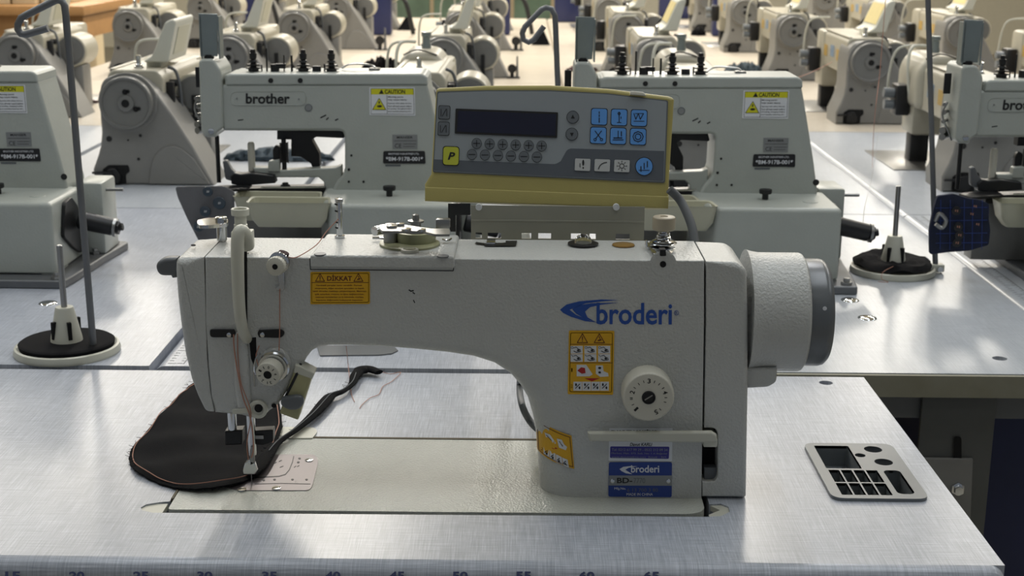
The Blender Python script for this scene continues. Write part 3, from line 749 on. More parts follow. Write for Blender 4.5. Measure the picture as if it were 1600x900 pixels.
q = MB().text('broderi', PF, (986, 738.5), (1030, 738.5), 11.5, .0012, .02).text('Mfg.No.', PF, (960, 766), (978, 766), 4.5, .0012).text('MADE IN CHINA', PF, (979, 774.5), (1020, 774.5), 4.2, .0012)
q.poly(PF, [(968, 733), (974, 729.5), (985, 728.3), (996, 728.5), (982, 731), (977, 734), (988, 741), (978, 739.5), (971, 736)], .0010, .0001)
q.build('plate_lettering', 'ink_white', st)
for x in (957, 1044):
    c = V(x, 751, Yf); MB().lathe([(.0001, 0), (.0024, 0), (.0018, .0010), (.0001, .0013)], (c.x, Yf-.0010, c.z), (0, -1, 0), 12).build('rivet', 'chrome', st)
# chips in the paint
MB().line(PF, [(639, 453), (642, 455), (646, 454)], 1.8).line(PF, [(645, 457), (648, 459)], 1.6).line(PF, [(646, 469), (648, 473)], 1.5).build('paint_chip', 'ink_black', mc)

# ---- needle head
q = MB().poly(PF, [(380.5, 393), (386, 393), (386.5, 508), (382, 508)], .0001, .0003).poly(PF, [(389, 528), (400, 527), (401, 562), (396, 570), (392, 560)], .0001, .0003); q.build('lever_slot', 'dark_hole', mc)
# raised rib that the slots sit in
MB().puff(PF, [(366, 520, 6), (386, 515, 4), (390, 560), (394, 640, 5), (372, 640, 5), (366, 600)], .003, .004, .003).build('face_rib', 'crinkle_cream_paint', mc)
gd = [V(386, 385, Yf-.006), V(384, 370, Yf-.012), V(377, 361, Yf-.015), V(372, 370, Yf-.018), V(371, 400, Yf-.020), V(372, 440, Yf-.020), V(374, 480, Yf-.019), V(378, 510, Yf-.014), V(383, 524, Yf-.007), V(386, 530, Yf-.001)]
MB().tube(gd, lambda t: .0062-.0018*t, 12, 6).build('take_up_guard', 'smooth_cream_plastic', mc)
c = G(377, 373, ZT)
MB().lathe([(.0001, 0), (.0060, 0), (.0060, .0130), (.0053, .0135), (.0053, .0210), (.0078, .0215), (.0080, .0270), (.0072, .0275), (.0058, .0270), (.0055, .0250), (.0001, .0250)], c, n=32).build('pressure_screw', 'smooth_cream_plastic', mc)
MB().puff(VY(Yf+.012), [(361, 362, 2), (365, 361, 2), (394, 361, 2), (395, 389, 3), (384, 392), (361, 388, 2)], .002, .012).build('guard_bracket', 'smooth_cream_plastic', mc)
c = G(347, 375, ZT)
o = MB().lathe([(.0001, 0), (.0046, 0), (.0046, .0165), (.0052, .017), (.0052, .0205), (.0040, .0212), (.0001, .0208)], c, n=24).build('lifter_post', 'chrome', mc)
MB().slab([[tuple(G(x, y, c.z+.0175)[:2]) for x, y in fil([(307, 345, 5), (325, 341, 4), (356, 341, 5), (357, 350, 5), (325, 353, 3), (310, 353, 4)], 0)]], c.z+.0150, c.z+.0180).build('lifter_lever', 'chrome', mc)
# grey knob at the left of the head
MB().puff(VY(Yf+.030), [(278, 402), (258, 402, 8), (246, 409, 6), (244, 418, 6), (250, 430, 8), (268, 430), (270, 434), (279, 433)], .0035, .012).build('side_handle', 'grey_plastic', mc)
# oil dot
MB().poly(GZ(ZT+.0002), circ(302, 383, 4, 1.6, 12), 0, .0002).build('top_pin', 'dark_hole', mc)
# upper pre-tension
c = V(436, 411, Yf)
pt = MB().cyl((c.x+.001, Yf, c.z), (c.x-.0008, Yf-.012, c.z), .0030, n=12).build('pretension_post', 'chrome', mc)
a = V(437, 409, Yf-.006)
MB().lathe([(.002, 0), (.0088, .0006), (.0090, .0014), (.002, .002)], a, (-.12, -1, 0), 32).lathe([(.002, .0030), (.0088, .0022), (.0088, .0030), (.002, .0046)], a, (-.12, -1, 0), 32).build('pretension_disc', 'chrome', pt)
a = V(431, 416, Yf-.016)
MB().lathe([(.0001, -.0045), (.0080, -.0045), (.0082, -.004), (.0082, .0012), (.0074, .0024), (.0022, .0026), (.0001, .0026)], a, (-.12, -1, .05), 44, teeth=1, tr=.07).build('pretension_nut', 'knob_cream', pt, angle=60)
MB().lathe([(.0001, 0), (.0024, 0), (.0022, .0005), (.0001, .0005)], a+Vector((-.0003, -.0026, .0001)), (-.12, -1, .05), 14).build('nut_bore', 'dark_hole', pt)
sp = [(a.x+.0052+.0022*math.cos(k*.8)+k*.00008, a.y+.0045+k*.0002, a.z+.0042+.0025*math.sin(k*.8)+k*.00012) for k in range(36)]
MB().tube([V(444, 394, Yf-.004), V(441, 402, Yf-.004), V(436, 410, Yf-.006)], .0045, 10, 4).build('thread_wrap', 'fabric_maroon', pt)
MB().puff(PF, [(433, 425), (444, 425), (445, 452, 3), (440, 455, 4), (431, 452, 2), (431, 449), (436, 446)], .0006, .0014, .0022).build('pretension_tab', 'chrome', pt)
# two face guides
for pts, hx in (([(328, 514, 4), (366, 514), (369, 521, 4), (364, 527), (328, 527, 6)], 359), ([(405, 515), (441, 514, 6), (446, 520, 6), (440, 528, 6), (405, 527), (402, 521, 3)], 411)):
    o = MB().puff(PF, pts, .0008, .0020, .0026).build('thread_guide', 'blackened_steel', mc)
    c = V(hx, 521.5, Yf); MB().lathe([(.0001, 0), (.0026, 0), (.0020, .0016), (.0001, .0018)], (c.x, Yf-.0024, c.z), (0, -1, 0), 14).build('screw', 'chrome', o)
# main tension
c = V(430, 570, Yf); ax = (-.14, -1, -.10)
o = MB().puff(PF, circ(430, 568, 25, 26, 28), .003, .004, .003).build('tension_boss', 'crinkle_cream_paint', mc)
c = Vector((c.x, Yf-.003, c.z))
ten = MB().lathe([(.003, 0), (.0130, .0004), (.0136, .0014), (.0122, .0026), (.003, .0030)], c, ax, 40).lathe([(.003, .0034), (.0118, .0040), (.0128, .0050), (.003, .0060)], c, ax, 40).build('thread_tension', 'chrome', mc)
axn = Vector(ax).normalized(); kc = c+axn*.013
MB().tube([c+axn*.006+Vector((.0085*math.cos(k*.7), 0, .0085*math.sin(k*.7)))+axn*(k*.0001) for k in range(40)], .0006, 5, 0).build('tension_spring', 'chrome', ten)
kn = MB().lathe([(.0001, -.006), (.0100, -.006), (.0108, -.0052), (.0108, .0050), (.0098, .0066), (.0001, .0066)], kc, ax, 60, teeth=1, tr=.03).build('tension_nut', 'knob_cream', ten, angle=60)
e1 = Vector((1, 0, 0)); e1 = (e1-axn*e1.dot(axn)).normalized(); e2 = Vector((0, 0, 1)); e2 = (e2-axn*e2.dot(axn)).normalized()
kp = DP(kc+axn*.0068, axn, e1, e2)
q = MB()
for s, a in (('0', 12), ('1', -60), ('2', -140), ('3', 160), ('4', 80)): dig(q, kp, s, D(a), 7.2, 2.6, 1.5, .01)
for a in (-24, -100, -176, 120, 46): u = Vector((math.sin(D(a)), math.cos(D(a)))); q.line(kp, [u*6.2, u*8.2], .5, .0)
q.build('nut_figures', 'ink_black', kn)
MB().lathe([(.0001, 0), (.0036, 0), (.0034, .0005), (.0001, .0005)], kc+axn*.0066, ax, 20).build('nut_bore', 'dark_hole', kn)
# slack spring wire
MB().tube([V(399, 585, Yf-.002), V(397, 575, Yf-.004), V(400, 560, Yf-.005), V(407, 552, Yf-.004)], .0007).tube([V(396, 578, Yf-.002), V(398, 604, Yf-.002)], .0006, 6, 3).build('check_spring', 'chrome', mc)
# lower ring guide
c = V(404, 638, Yf)
o = MB().lathe([(.0040, 0), (.0082, 0), (.0082, .0030), (.0072, .0042), (.0055, .0044), (.0042, .0030)], (c.x, Yf-.0004, c.z), (0, -1, 0), 32).build('lower_guide_ring', 'smooth_cream_plastic', mc)
MB().poly(PF, circ(404, 638, 6.5, 6.5, 18), .0046, .0003).build('ring_bore', 'dark_hole', o)
MB().puff(PF, [(363, 639, 2), (385, 638), (390, 632), (396, 646), (384, 646), (363, 647, 2)], .0006, .002, .0040).build('ring_arm', 'smooth_cream_plastic', o)
MB().poly(PF, circ(428, 634, 4, 3.4, 14), .0004, .0003).build('casting_hole', 'dark_hole', mc)
# needle lamp
lp = VY(Yf-.004)
o = MB().puff(lp, [(462, 570, 3), (490, 582, 3), (466, 656, 3), (437, 645, 3)], .0025, .016).build('lamp_body', 'lamp_yellow', mc)
MB().puff(lp, [(461, 569, 2), (468, 571), (474, 574), (492, 583, 2), (488, 592), (459, 582)], .0012, .018, .0008).build('lamp_clip', 'smooth_cream_plastic', o)
MB().puff(VY(Yf-.010), [(440, 620, 5), (468, 616, 7), (475, 622, 6), (475, 632, 7), (466, 640, 6), (450, 640, 7), (438, 632, 6)], .0025, .006).build('lamp_shade', 'motor_grey', o)
MB().tube([V(470, 568, Yf), V(464, 584, Yf-.004), V(446, 620, Yf-.004)], .0012).build('lamp_wire', 'blackened_steel', o)
# bars under the head
yb_ = Yf+.032
def vbar(x0, x1, y0, y1, Y, m, name, par=mc):
    a = V((x0+x1)/2, y0, Y); b = V((x0+x1)/2, y1, Y); r = abs(V(x1, y0, Y).x-V(x0, y0, Y).x)/2
    return MB().cyl((a.x, Y, a.z), (a.x, Y, b.z), r, n=16).build(name, m, par)
vbar(355, 369, 640, 676, yb_+.002, 'chrome', 'presser_bar')
vbar(384, 398, 640, 710, yb_-.004, 'chrome', 'needle_bar')
MB().puff(VY(yb_-.003), [(351, 673, 2), (379, 671), (379, 694, 2), (352, 695, 2)], .002, .014).build('bar_clamp', 'blackened_steel', mc)
MB().puff(VY(yb_-.003), [(395, 673), (427, 671, 2), (427, 690, 2), (412, 695), (396, 694)], .001, .012).build('guide_block', 'blackened_steel', mc)
MB().puff(VY(yb_-.003), [(399, 680), (412, 680), (412, 686), (399, 686)], .0005, .002, .0016).build('guide_slot', 'steel', mc)
MB().puff(VY(yb_-.012), [(391, 700, 2), (397, 699, 2), (398, 725), (390, 728)], .001, .004).build('needle_clamp', 'steel', mc)
ft = MB().puff(VY(yb_-.012), [(383, 722, 2), (390, 718), (398, 722, 2), (402, 735), (398, 741), (380, 741), (379, 735)], .001, .006)
c = G(388, 741, .003); ft.box(c.x-.009, c.x-.0025, c.y-.002, c.y+.018, .0036, .0052, .0006).box(c.x+.0015, c.x+.006, c.y-.002, c.y+.018, .0036, .0052, .0006)
ft.build('presser_foot', 'chrome', mc)
a = V(391, 705, yb_-.008); MB().cyl((a.x, a.y, a.z), (a.x, a.y, .001), .0007, n=6).build('needle', 'chrome', mc)
# thread on the machine
def thr(pts, name='thread', r=.00045, m='thread_salmon', par=None): return MB().tube(pts, r, 6, 5).build(name, m, par)
thr([V(365, 523, Yf-.006), V(366, 545, Yf-.005), V(372, 585, Yf-.006), V(380, 622, Yf-.006), V(389, 645, Yf-.006), V(394, 668, Yf+.012), V(396, 700, Yf+.016), V(393, 715, Yf+.018)], 'upper_thread', .0006, par=mc)
thr([V(371, 521, Yf-.006), V(372, 560, Yf-.004), V(377, 600, Yf-.006), V(392, 645, Yf-.006), V(386, 690, Yf+.014), V(388, 718, Yf+.018)], 'upper_thread', par=mc)
thr([V(437, 452, Yf-.003), V(437, 480, Yf-.003), V(437, 515, Yf-.004), V(436, 548, Yf-.006)], 'upper_thread', par=mc)
thr([V(529, 342, 1.195), V(510, 362, 1.19), V(494, 383, 1.175), V(463, 402, Yf), V(446, 400, Yf-.003)], 'upper_thread', par=mc)
thr([V(405, 540, Yf-.002), V(400, 556, Yf-.004), V(404, 572, Yf-.006)], 'upper_thread', par=mc)
# cable behind the column
MB().tube([V(818, 560, 1.25), G(812, 600, .03)+Vector((0, .0, .0)), V(815, 630, 1.28), V(826, 655, 1.28), V(842, 672, 1.27), V(870, 690, 1.26)], .0034, 10, 6).tube([V(822, 580, 1.25), V(828, 615, 1.27), V(838, 650, 1.27), V(860, 680, 1.26)], .0018, 8, 6).build('power_cable', 'cable_grey', mc)

# ------------------------------------------------------------------ control panel
pt = thing('control_unit', 'beige control panel with blue keys and dark display on a bracket behind the sewing arm', 'control panel', (.03, 1.27, .2155))
n = Vector((.0, -math.cos(.26), math.sin(.26))); ex = Vector((1, 0, 0)); ey = ex.cross(n)*-1
if ey.z < 0: ey = -ey
PP = PL(V(860, 230, 1.290), n, ex, ey)
hs = [(682, 138, 5), (760, 134), (860, 133.5), (950, 139), (1048, 151, 6), (1053, 156), (1045, 283), (1044, 325, 3), (960, 325), (665, 312, 2), (664, 288), (674, 272)]
MB().puff(PP, hs, .004, .030, 0, back=.004).build('housing', 'panel_beige', pt)
MB().puff(PP, [(664, 292), (1045, 307), (1044, 326), (664, 314)], .0012, .006, .0012).build('lower_lip', 'panel_beige', pt)
F1 = [(683, 143, 3), (760, 141), (860, 141), (950, 146), (1044, 157, 3), (1039, 286, 3), (676, 269, 3)]
MB().poly(PP, F1, .0002, .0006).build('panel_frame', 'ink_grey', pt)
F2 = [(684.5, 145, 3), (760, 142.5), (860, 142.7), (950, 147.5), (1042, 158.5, 3), (1037, 284, 3), (677.5, 267.5, 3)]
fp = MB().poly(PP, F2, .0008, .0003).build('face_plate', 'panel_face_light', pt)
MB().poly(PP, [(678, 249, 1), (868, 256.5, 4), (876, 252), (886, 234, 4), (892, 232), (1038, 236, 1), (1036.5, 283, 3), (677.5, 266.5, 3)], .0011, .0002).build('dark_band', 'panel_face_dark', fp)
MB().poly(PP, fil([(712, 169.5), (872, 175.5), (870.5, 215.5), (710.5, 208.5)], 1.5), .0011, .0008).build('display_frame', 'ink_black', pt)
MB().poly(PP, [(716, 173), (869, 178.5), (867.5, 212), (714, 205.5)], .0019, .0002).build('display', 'display_glass', pt)
MB().puff(PP, [(985, 142, 3), (1006, 144, 3), (1010, 150), (984, 148)], .001, .004, .0042).build('latch', 'knob_cream', pt)
def key(pts, m, fillet=3, draw=None, ink='ink_black', ring='ink_black'):
    cx = sum(p[0] for p in pts)/len(pts); cyy = sum(p[1] for p in pts)/len(pts)
    big = [(cx+(x-cx)*1.08, cyy+(y-cyy)*1.08) for x, y in pts]
    o = MB().poly(PP, fil(pts, fillet) if fillet else pts, .0012, .0012).build('key', m, pt)
    MB().poly(PP, fil(big, fillet) if fillet else big, .0012, .0004).build('key_rim', ring, o)
    if draw:
        q = MB(); draw(q, cx, cyy); q.build('key_symbol', ink, o)
    return o
L = .0026
def ln(q, pts, w=1.2, closed=False): q.line(PP, pts, w, L-.0003, .0003, closed)
def arr(up):
    def f(q, x, y):
        s = -1 if up else 1; q.poly(PP, [(x-3, y-2*s), (x+3, y-2*s), (x, y+4*s)], L-.0003, .0003)
    return f
def zz(q, x, y): ln(q, [(x-5, y-5), (x-5, y+6)], 1); ln(q, [(x-3, y+6), (x+3, y-5)], 1); ln(q, [(x+4, y-5), (x+4, y+6)], 1)
def sq(cx, cyy, w, h, s=.038): return [(cx-w, cyy-h-s*w), (cx+w, cyy-h+s*w), (cx+w-.8, cyy+h+s*w), (cx-w-.8, cyy+h-s*w)]
for y in (175.5, 201): key(sq(694.5 if y < 190 else 693.5, y, 8.5, 10), 'key_grey', 3, zz)
key(circ(895, 183, 9, 9.3), 'key_grey', 0, arr(True)); key(circ(893.5, 209.5, 9, 9.3), 'key_grey', 0, arr(False))
def plus(q, x, y): ln(q, [(x-5, y), (x+5, y)], 1.2); ln(q, [(x, y-5), (x, y+5)], 1.2)
def minus(q, x, y): ln(q, [(x-5, y), (x+5, y)], 1.2)
for k in range(6):
    key(circ(744.8+20.3*k, 224+.8*k, 7.3, 7.8, 22), 'key_grey', 0, plus); key(circ(737.4+20.3*k, 241.3+.8*k, 7.3, 7.8, 22), 'key_grey', 0, minus)
def s1(q, x, y): [ln(q, [(x, y+a), (x, y+a+3)], 1.4) for a in (-8, -3, 2, 6)]
def s2(q, x, y): ln(q, [(x, y-8), (x, y+8)], 1.2); ln(q, circ(x, y-6, 2, 2, 8), 1, True); ln(q, [(x-3, y+8), (x+3, y+8)], 1); ln(q, [(x+3, y-1), (x+3, y+2)], 1)
def s3(q, x, y): ln(q, [(x-8, y-7), (x-5, y+2), (x-1, y-7), (x+2, y+2), (x+7, y-7)], 1.2); ln(q, [(x-6, y-7), (x+7, y-7)], .8); ln(q, [(x-8, y+5), (x+8, y+5)], .9)
def s4(q, x, y): ln(q, [(x-5, y-7), (x+4, y+5)], 1.3); ln(q, [(x+5, y-7), (x-4, y+5)], 1.3); ln(q, circ(x-5, y+6.5, 2, 2, 8), 1, True); ln(q, circ(x+5, y+6.5, 2, 2, 8), 1, True)
def s5(q, x, y): ln(q, [(x-8, y+6), (x+8, y+6)], 1.2); ln(q, [(x-7, y+3), (x+6, y+3)], 1.6); ln(q, [(x, y+3), (x, y-8)], 1.2); ln(q, [(x+5, y-7), (x+5, y)], 1.6)
def s6(q, x, y): ln(q, circ(x, y, 8, 8, 8), 1.3, True); ln(q, circ(x, y, 4.5, 4.5, 12), 1.2, True)
for k, f in enumerate((s1, s2, s3)): key(sq(936.7+31.1*k, 182.3+1*k, 12, 12.3), 'key_blue', 4, f)
for k, f in enumerate((s4, s5, s6)): key(sq(935.2+31.1*k, 211.5+1*k, 12, 12.3), 'key_blue', 4, f)
def w1(q, x, y): q.poly(PP, circ(x+1, y-3, 1.6, 5, 10), L-.0003, .0003); q.poly(PP, circ(x+1, y+5, 1.2, 1.6, 8), L-.0003, .0003); ln(q, [(x-4, y-2), (x-4, y+4)], 1)
def w2(q, x, y): ln(q, [(x-6, y+6), (x-4, y+1), (x-1, y-2), (x+3, y-4), (x+7, y-4.5)], 1.3)
def w3(q, x, y):
    ln(q, circ(x, y, 3.6, 3.6, 12), 1, True)
    for a in range(8): ln(q, [(x+5.4*math.cos(a*PI/4), y+5.4*math.sin(a*PI/4)), (x+8*math.cos(a*PI/4), y+8*math.sin(a*PI/4))], .9)
for k, f in enumerate((w1, w2, w3)): key(sq(910.7+30.7*k, 257.3+1*k, 12, 9.4), 'key_white', 2, f, ring='panel_face_dark')
def b1(q, x, y): ln(q, [(x-8, y+6), (x+8, y+6)], 1); ln(q, [(x-5, y), (x-5, y+8)], 1.5); ln(q, [(x, y-5), (x, y+4)], 1.3); ln(q, [(x+5, y-8), (x+5, y+1)], 1.5)
key(circ(1006.5, 260, 13, 13.5, 30), 'key_blue', 0, b1)
def p1(q, x, y): q.text('P', PP, (x-5, y+6), (x+4, y+6.5), 12, L, .03, shear=.25)
key(sq(705, 243.5, 12, 14), 'key_green', 5, p1)
# bracket: folded sheet with slots, standing on the back of the arm
yk = 1.272
bo = [(733, 318), (1007, 322), (1006, 379), (737, 379)]
B = VY(yk)
mb = MB()
xa_, xb_ = V(736, 372, yk).x, V(1006, 372, yk).x
zt_ = V(860, 322, yk).z; zb_ = .195
# lower strip is cut into tabs by the slots
sl = [(743, 753), (762, 783), (815, 830), (841, 861), (892, 908), (921, 931), (962, 984)]
zs0, zs1 = V(860, 373, yk).z, V(860, 364.5, yk).z
xs_ = [xa_]+[V(x, 370, yk).x for s_ in sl for x in s_]+[xb_]
for i in range(0, len(xs_), 2): mb.box(xs_[i], xs_[i+1], yk, yk+.0015, zs0, zs1)
mb.box(xa_, xb_, yk, yk+.0015, zs1, zt_).box(xa_, xb_, yk, yk+.0015, zb_, zs0)
mb.box(xa_, xb_, 1.2352, yk+.001, zb_, zb_+.0015).build('bracket', 'bracket_grey', pt)
MB().box(xa_, xb_, yk-.0004, yk+.001, V(860, 347, yk).z, V(860, 344, yk).z, .0003).build('bracket_fold', 'bracket_grey', pt)
for x in (748, 963):
    c = V(x, 324, yk-.003); MB().cyl((c.x, yk+.001, c.z), (c.x, yk-.003, c.z), .0030, n=14).build('bracket_screw', 'sticker_white', pt)
MB().tube([V(1046, 296, 1.27), V(1062, 312, 1.27), V(1074, 335, 1.26), V(1082, 358, 1.25), V(1086, 385, 1.24)], .0042, 10, 6).build('panel_cable', 'cable_grey', pt)
# sheet end with the black notch at the left of the bracket
MB().puff(VY(yk+.004), [(700, 318), (735, 318), (735, 336), (712, 336), (712, 362), (704, 362), (700, 350)], .0004, .002).build('bracket_side', 'black_plastic', pt)
# ------------------------------------------------------------------ button sewing machines (built once at the place of the middle one)
Yu = 2.0108; PU = VY(Yu); DR = .532
bm_ = thing('button_sewing_machine', 'pale green-grey button sewing machine left of the control panel, its full name plate in view', 'sewing machine', (-.26, 2.03, 0), 'button sewing machines behind the front table')
def RX(x, y, Y): p = V(x, y, Y); return (p.x-DR, p.z)       # measured on the right-hand machine, moved to the middle one
# base casting
MB().puff(GZ(.012), None, .003, .012, 0, uvp=fil([(-.36, 1.885, .01), (-.33, 1.872, .01), (-.072, 1.868, .004), (-.068, 1.90, .01), (-.060, 2.02, .02), (-.050, 2.12, .01), (-.36, 2.12, .01)], .005)).build('base_casting', 'dull_steel', bm_)
a, z0 = RX(1308, 452, 1.875)
for x, y in ((-.085, 1.880), (-.076, 2.03), (-.068, 2.10)):
    MB().lathe([(.0001, 0), (.008, 0), (.008, .004), (.0045, .0045), (.0045, .009), (.0001, .0095)], (x, y, .012), n=6).build('base_bolt', 'steel', bm_)
# column and arm
out = [(346, 131), (668, 131, 2), (675, 160), (684, 200), (694, 245), (703, 292), (703, 308), (518, 308), (520, 296), (526, 284), (536, 272), (539, 262), (539, 222, 10), (538, 206, 8), (530, 204), (350, 204, 4), (346, 190)]
MB().puff(PU, out, .005, .085, back=.003).build('arm', 'green_white_paint', bm_)
MB().puff(VY(Yu-.0012), [(353, 133, 2), (353, 118, 5), (360, 115), (662, 115, 6), (668, 121), (669, 132.5, 2)], .0035, .088, back=.004).build('top_cover', 'green_white_paint', bm_)
MB().box(V(345, 0, Yu).x, V(360, 0, Yu).x, Yu+.002, Yu+.08, V(0, 135, Yu).z, V(0, 114, Yu).z, .003).build('neck_block', 'green_white_paint', bm_)
# head
MB().puff(VY(Yu-.006), [(311, 96, 4), (316, 92), (334, 92, 6), (346, 110, 6), (348, 150), (349, 200, 3), (339, 208, 3), (338, 214, 2), (321, 214, 5), (315, 205)], .004, .075).build('head_cover', 'green_white_paint', bm_)
q = MB().puff(VY(Yu+.005), [(310, 21), (340, 22), (340, 88), (313, 88)], .001, .003)
q.box(V(310, 20, Yu).x, V(310, 20, Yu).x+.002, Yu+.005, Yu+.03, V(0, 88, Yu+.02).z, V(0, 22, Yu+.02).z)
q.box(V(340, 20, Yu).x-.002, V(340, 20, Yu).x, Yu+.005, Yu+.03, V(0, 88, Yu+.02).z, V(0, 22, Yu+.02).z)
q.build('slide_rail', 'rail_blue_grey', bm_)
c = V(327, 92, Yu+.01); MB().cyl((c.x, c.y, c.z-.002), (c.x, c.y, c.z+.006), .007, n=14).build('rail_post', 'blackened_steel', bm_)
c = V(330, 205, Yu-.006); MB().lathe([(.002, 0), (.0045, 0), (.0042, .0015), (.002, .0012)], (c.x, c.y, c.z), (0, -1, 0), 18).build('head_screw', 'chrome', bm_)
a = V(339, 212, Yu+.02); b = V(338, 285, Yu+.02); MB().cyl((a.x, a.y, a.z), (a.x, a.y, b.z), .0032, n=12).build('needle_bar', 'blackened_steel', bm_)
# side plate with bright screws at the left of the head
MB().box(V(300, 0, Yu+.03).x, V(311, 0, Yu+.03).x, Yu+.028, Yu+.032, V(0, 134, Yu+.03).z, V(0, 102, Yu+.03).z, .0008).build('side_plate', 'blackened_steel', bm_)
q = MB(); x = V(305, 0, Yu+.03).x
for k, (yy, r) in enumerate(((150, .003), (162, .0035), (176, .003), (190, .005), (200, .005))):
    z = V(0, yy, Yu+.03).z; q.cyl((x-.004, Yu+.02, z), (x+.004+.001*k, Yu+.04, z), r, n=10)
q.tube([(x, Yu+.02, V(0, 150, Yu).z), (x-.006, Yu+.02, V(0, 170, Yu).z), (x+.004, Yu+.02, V(0, 195, Yu).z), (x+.01, Yu+.02, V(0, 210, Yu).z)], .0015)
tag(q.build('thread_clamps', 'steel', bm_), kind='stuff')
# black screws on the cover, round badge, chips
q = MB()
for x, y, r in ((423, 126, 4), (469, 126, 4)): q.poly(VY(Yu-.0012), circ(x, y, r, r, 16), .0001, .0006)
for x, y, r in ((545, 265, 2.2), (549, 243, 2), (545, 284, 2), (568, 284, 2)): q.poly(PU, circ(x, y, r, r, 10), .0001, .0004)
q.line(PU, [(501, 184), (509, 180)], 2).line(PU, [(510, 187), (513, 184)], 2).line(PU, [(524, 188), (528, 186)], 2).line(PU, [(372, 188), (380, 187)], 1.5)
tag(q.build('screw_heads', 'ink_black', bm_), kind='stuff')
o = MB().poly(PU, circ(482, 168.5, 6, 6, 22), .0001, .0006).build('round_badge', 'ink_grey', bm_)
MB().poly(PU, circ(482, 168.5, 4.9, 4.9, 22), .0007, .0002).build('badge_face', 'sticker_silver', o)
o = MB().puff(PU, fil([(361, 144), (478, 143), (478, 164), (361, 164)], 9), .0004, .0012, .0008).build('name_badge', 'green_white_paint', bm_)
MB().text('brother', PU, (384, 162.3), (453, 162.3), 16.5, .0012, .028).build('lettering', 'ink_black', o)
MB().poly(PU, circ(370, 154, 1.4, 1.4, 10), .0009, .0004).poly(PU, circ(467, 155, 1.4, 1.4, 10), .0009, .0004).build('badge_pins', 'steel', o)['kind'] = 'stuff'
st = MB().poly(PU, [(577, 136.5), (648, 136.5), (649, 181), (577.5, 180)], .0001, .0004).build('caution_sticker', 'sticker_white', bm_)
MB().poly(PU, [(579.5, 138.5), (646, 138.5), (646.3, 148), (579.7, 147.5)], .0005, .0001).poly(PU, [(592.5, 153.5), (603, 171.5), (582, 171.5)], .0005, .0001).build('sticker_band', 'sticker_lemon', st)
q = MB().text('CAUTION', PU, (601, 146.6), (633, 146.6), 6.6, .0007, .03)
q.poly(PU, [(596, 139.6), (600, 146.6), (592, 146.6)], .0006, .0001)
q.line(PU, [(579.5, 138.5), (646, 138.5), (647, 178.5), (580, 178)], .5, .0006, .0001, True).line(PU, [(604.5, 148.5), (605, 178)], .5, .0006)
q.line(PU, [(592.5, 153.5), (603, 171.5), (582, 171.5)], .8, .0006, .0001, True).poly(PU, circ(592.5, 160, 1.2, 2.3, 8), .0006, .0001).poly(PU, circ(593, 166, 4.2, 1.9, 10), .0006, .0001)
for k, (s, b) in enumerate((('Moving parts', 630), ('may cause injury.', 636))): q.text(s, PU, (606, 153.3+k*4.4), (b, 153.3+k*4.4), 3, .0007, .015)
for k, s in enumerate(('Operate with safety devices.', 'Turn off main switch before', 'threading, changing bobbin', 'and needle,cleaning etc.')): q.text(s, PU, (606, 163+k*4.2), (643, 163+k*4.2), 2.6, .0007, .01)
q.build('sticker_print', 'ink_black', st)
st = MB().poly(PU, [(613, 210.5), (652, 210.5), (652, 233), (613.5, 233)], .0001, .0004).build('type_plate', 'sticker_silver', bm_)
MB().text('MANSER', PU, (620, 216.5), (645, 216.5), 3.6, .0006, .02).text('CE', PU, (617, 231), (627, 231), 6.5, .0006).line(PU, [(616, 220), (650, 220)], .6, .0005).line(PU, [(630, 225), (650, 225)], .6, .0005).line(PU, [(630, 229), (648, 229)], .6, .0005).build('plate_print', 'ink_black', st)
st = MB().poly(PU, fil([(599, 236), (664, 236), (665, 256), (598.5, 255.5)], 2.5), .0001, .0006).build('model_plate', 'plate_black', bm_)
MB().text('BROTHER INDUSTRIES LTD.', PU, (607, 241.8), (655, 241.8), 2.8, .0008, .01).text('*BM-917B-001*', PU, (603, 251.5), (661, 251.5), 6.6, .0008, .02).build('plate_lettering', 'ink_white', st)
MB().poly(PU, [(602, 257), (626, 257), (626, 260), (602, 260)], .0001, .0002).build('serial_label', 'ink_grey', bm_)
# belt cover box in front of the column
bx = [(.2665-DR, 1.902, .006), (.4395-DR, 1.900, .006), (.4405-DR, 2.03), (.243-DR, 2.03), (.2475-DR, 1.955, .006)]
MB().puff(GZ(.1135), None, .007, .100, 0, uvp=bx, seg=5, back=.002).build('belt_cover', 'green_white_paint', bm_)
MB().box(.418-DR, .4385-DR, 1.902, 1.96, .004, .03, .003).build('cover_foot', 'green_white_paint', bm_)
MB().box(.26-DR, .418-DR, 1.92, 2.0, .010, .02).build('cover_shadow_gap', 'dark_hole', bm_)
MB().box(.401-DR, .418-DR, 1.905, 1.92, .0, .03, .001).build('hinge_post', 'dull_steel', bm_)
x, z = RX(1197, 302, 1.96); z = .1135
MB().lathe([(.0001, 0), (.0045, 0), (.0045, .008), (.0085, .0085), (.0092, .011), (.0088, .0145), (.0001, .0150)], (x, 1.965, z), n=28).build('cover_knob', 'black_plastic', bm_)
gp = GZ(.1137)
st = MB().poly(gp, [(580, 289), (638, 290), (637, 297), (578, 296)], 0, .0002).build('dealer_label', 'sticker_white', bm_)
MB().text('DAVUT MAKİNA', gp, (584, 292.6), (630, 293), 2.4, .0005, .03).poly(gp, [(580, 294.2), (636, 295), (636, 296.3), (579.5, 295.5)], .0003, .0001).build('label_print', 'ink_blue', st)
MB().lathe([(.0001, 0), (.011, 0), (.0105, .0008), (.0001, .0009)], (.405-DR, 1.95, .1135), n=24).build('oil_cap', 'green_white_paint', bm_)
MB().lathe([(.0001, 0), (.0046, 0), (.0046, .0006), (.0001, .0006)], (RX(1275, 285, Yu)[0], Yu, RX(1275, 285, Yu)[1]), (0, -1, 0), 16).build('corner_screw', 'ink_black', bm_)
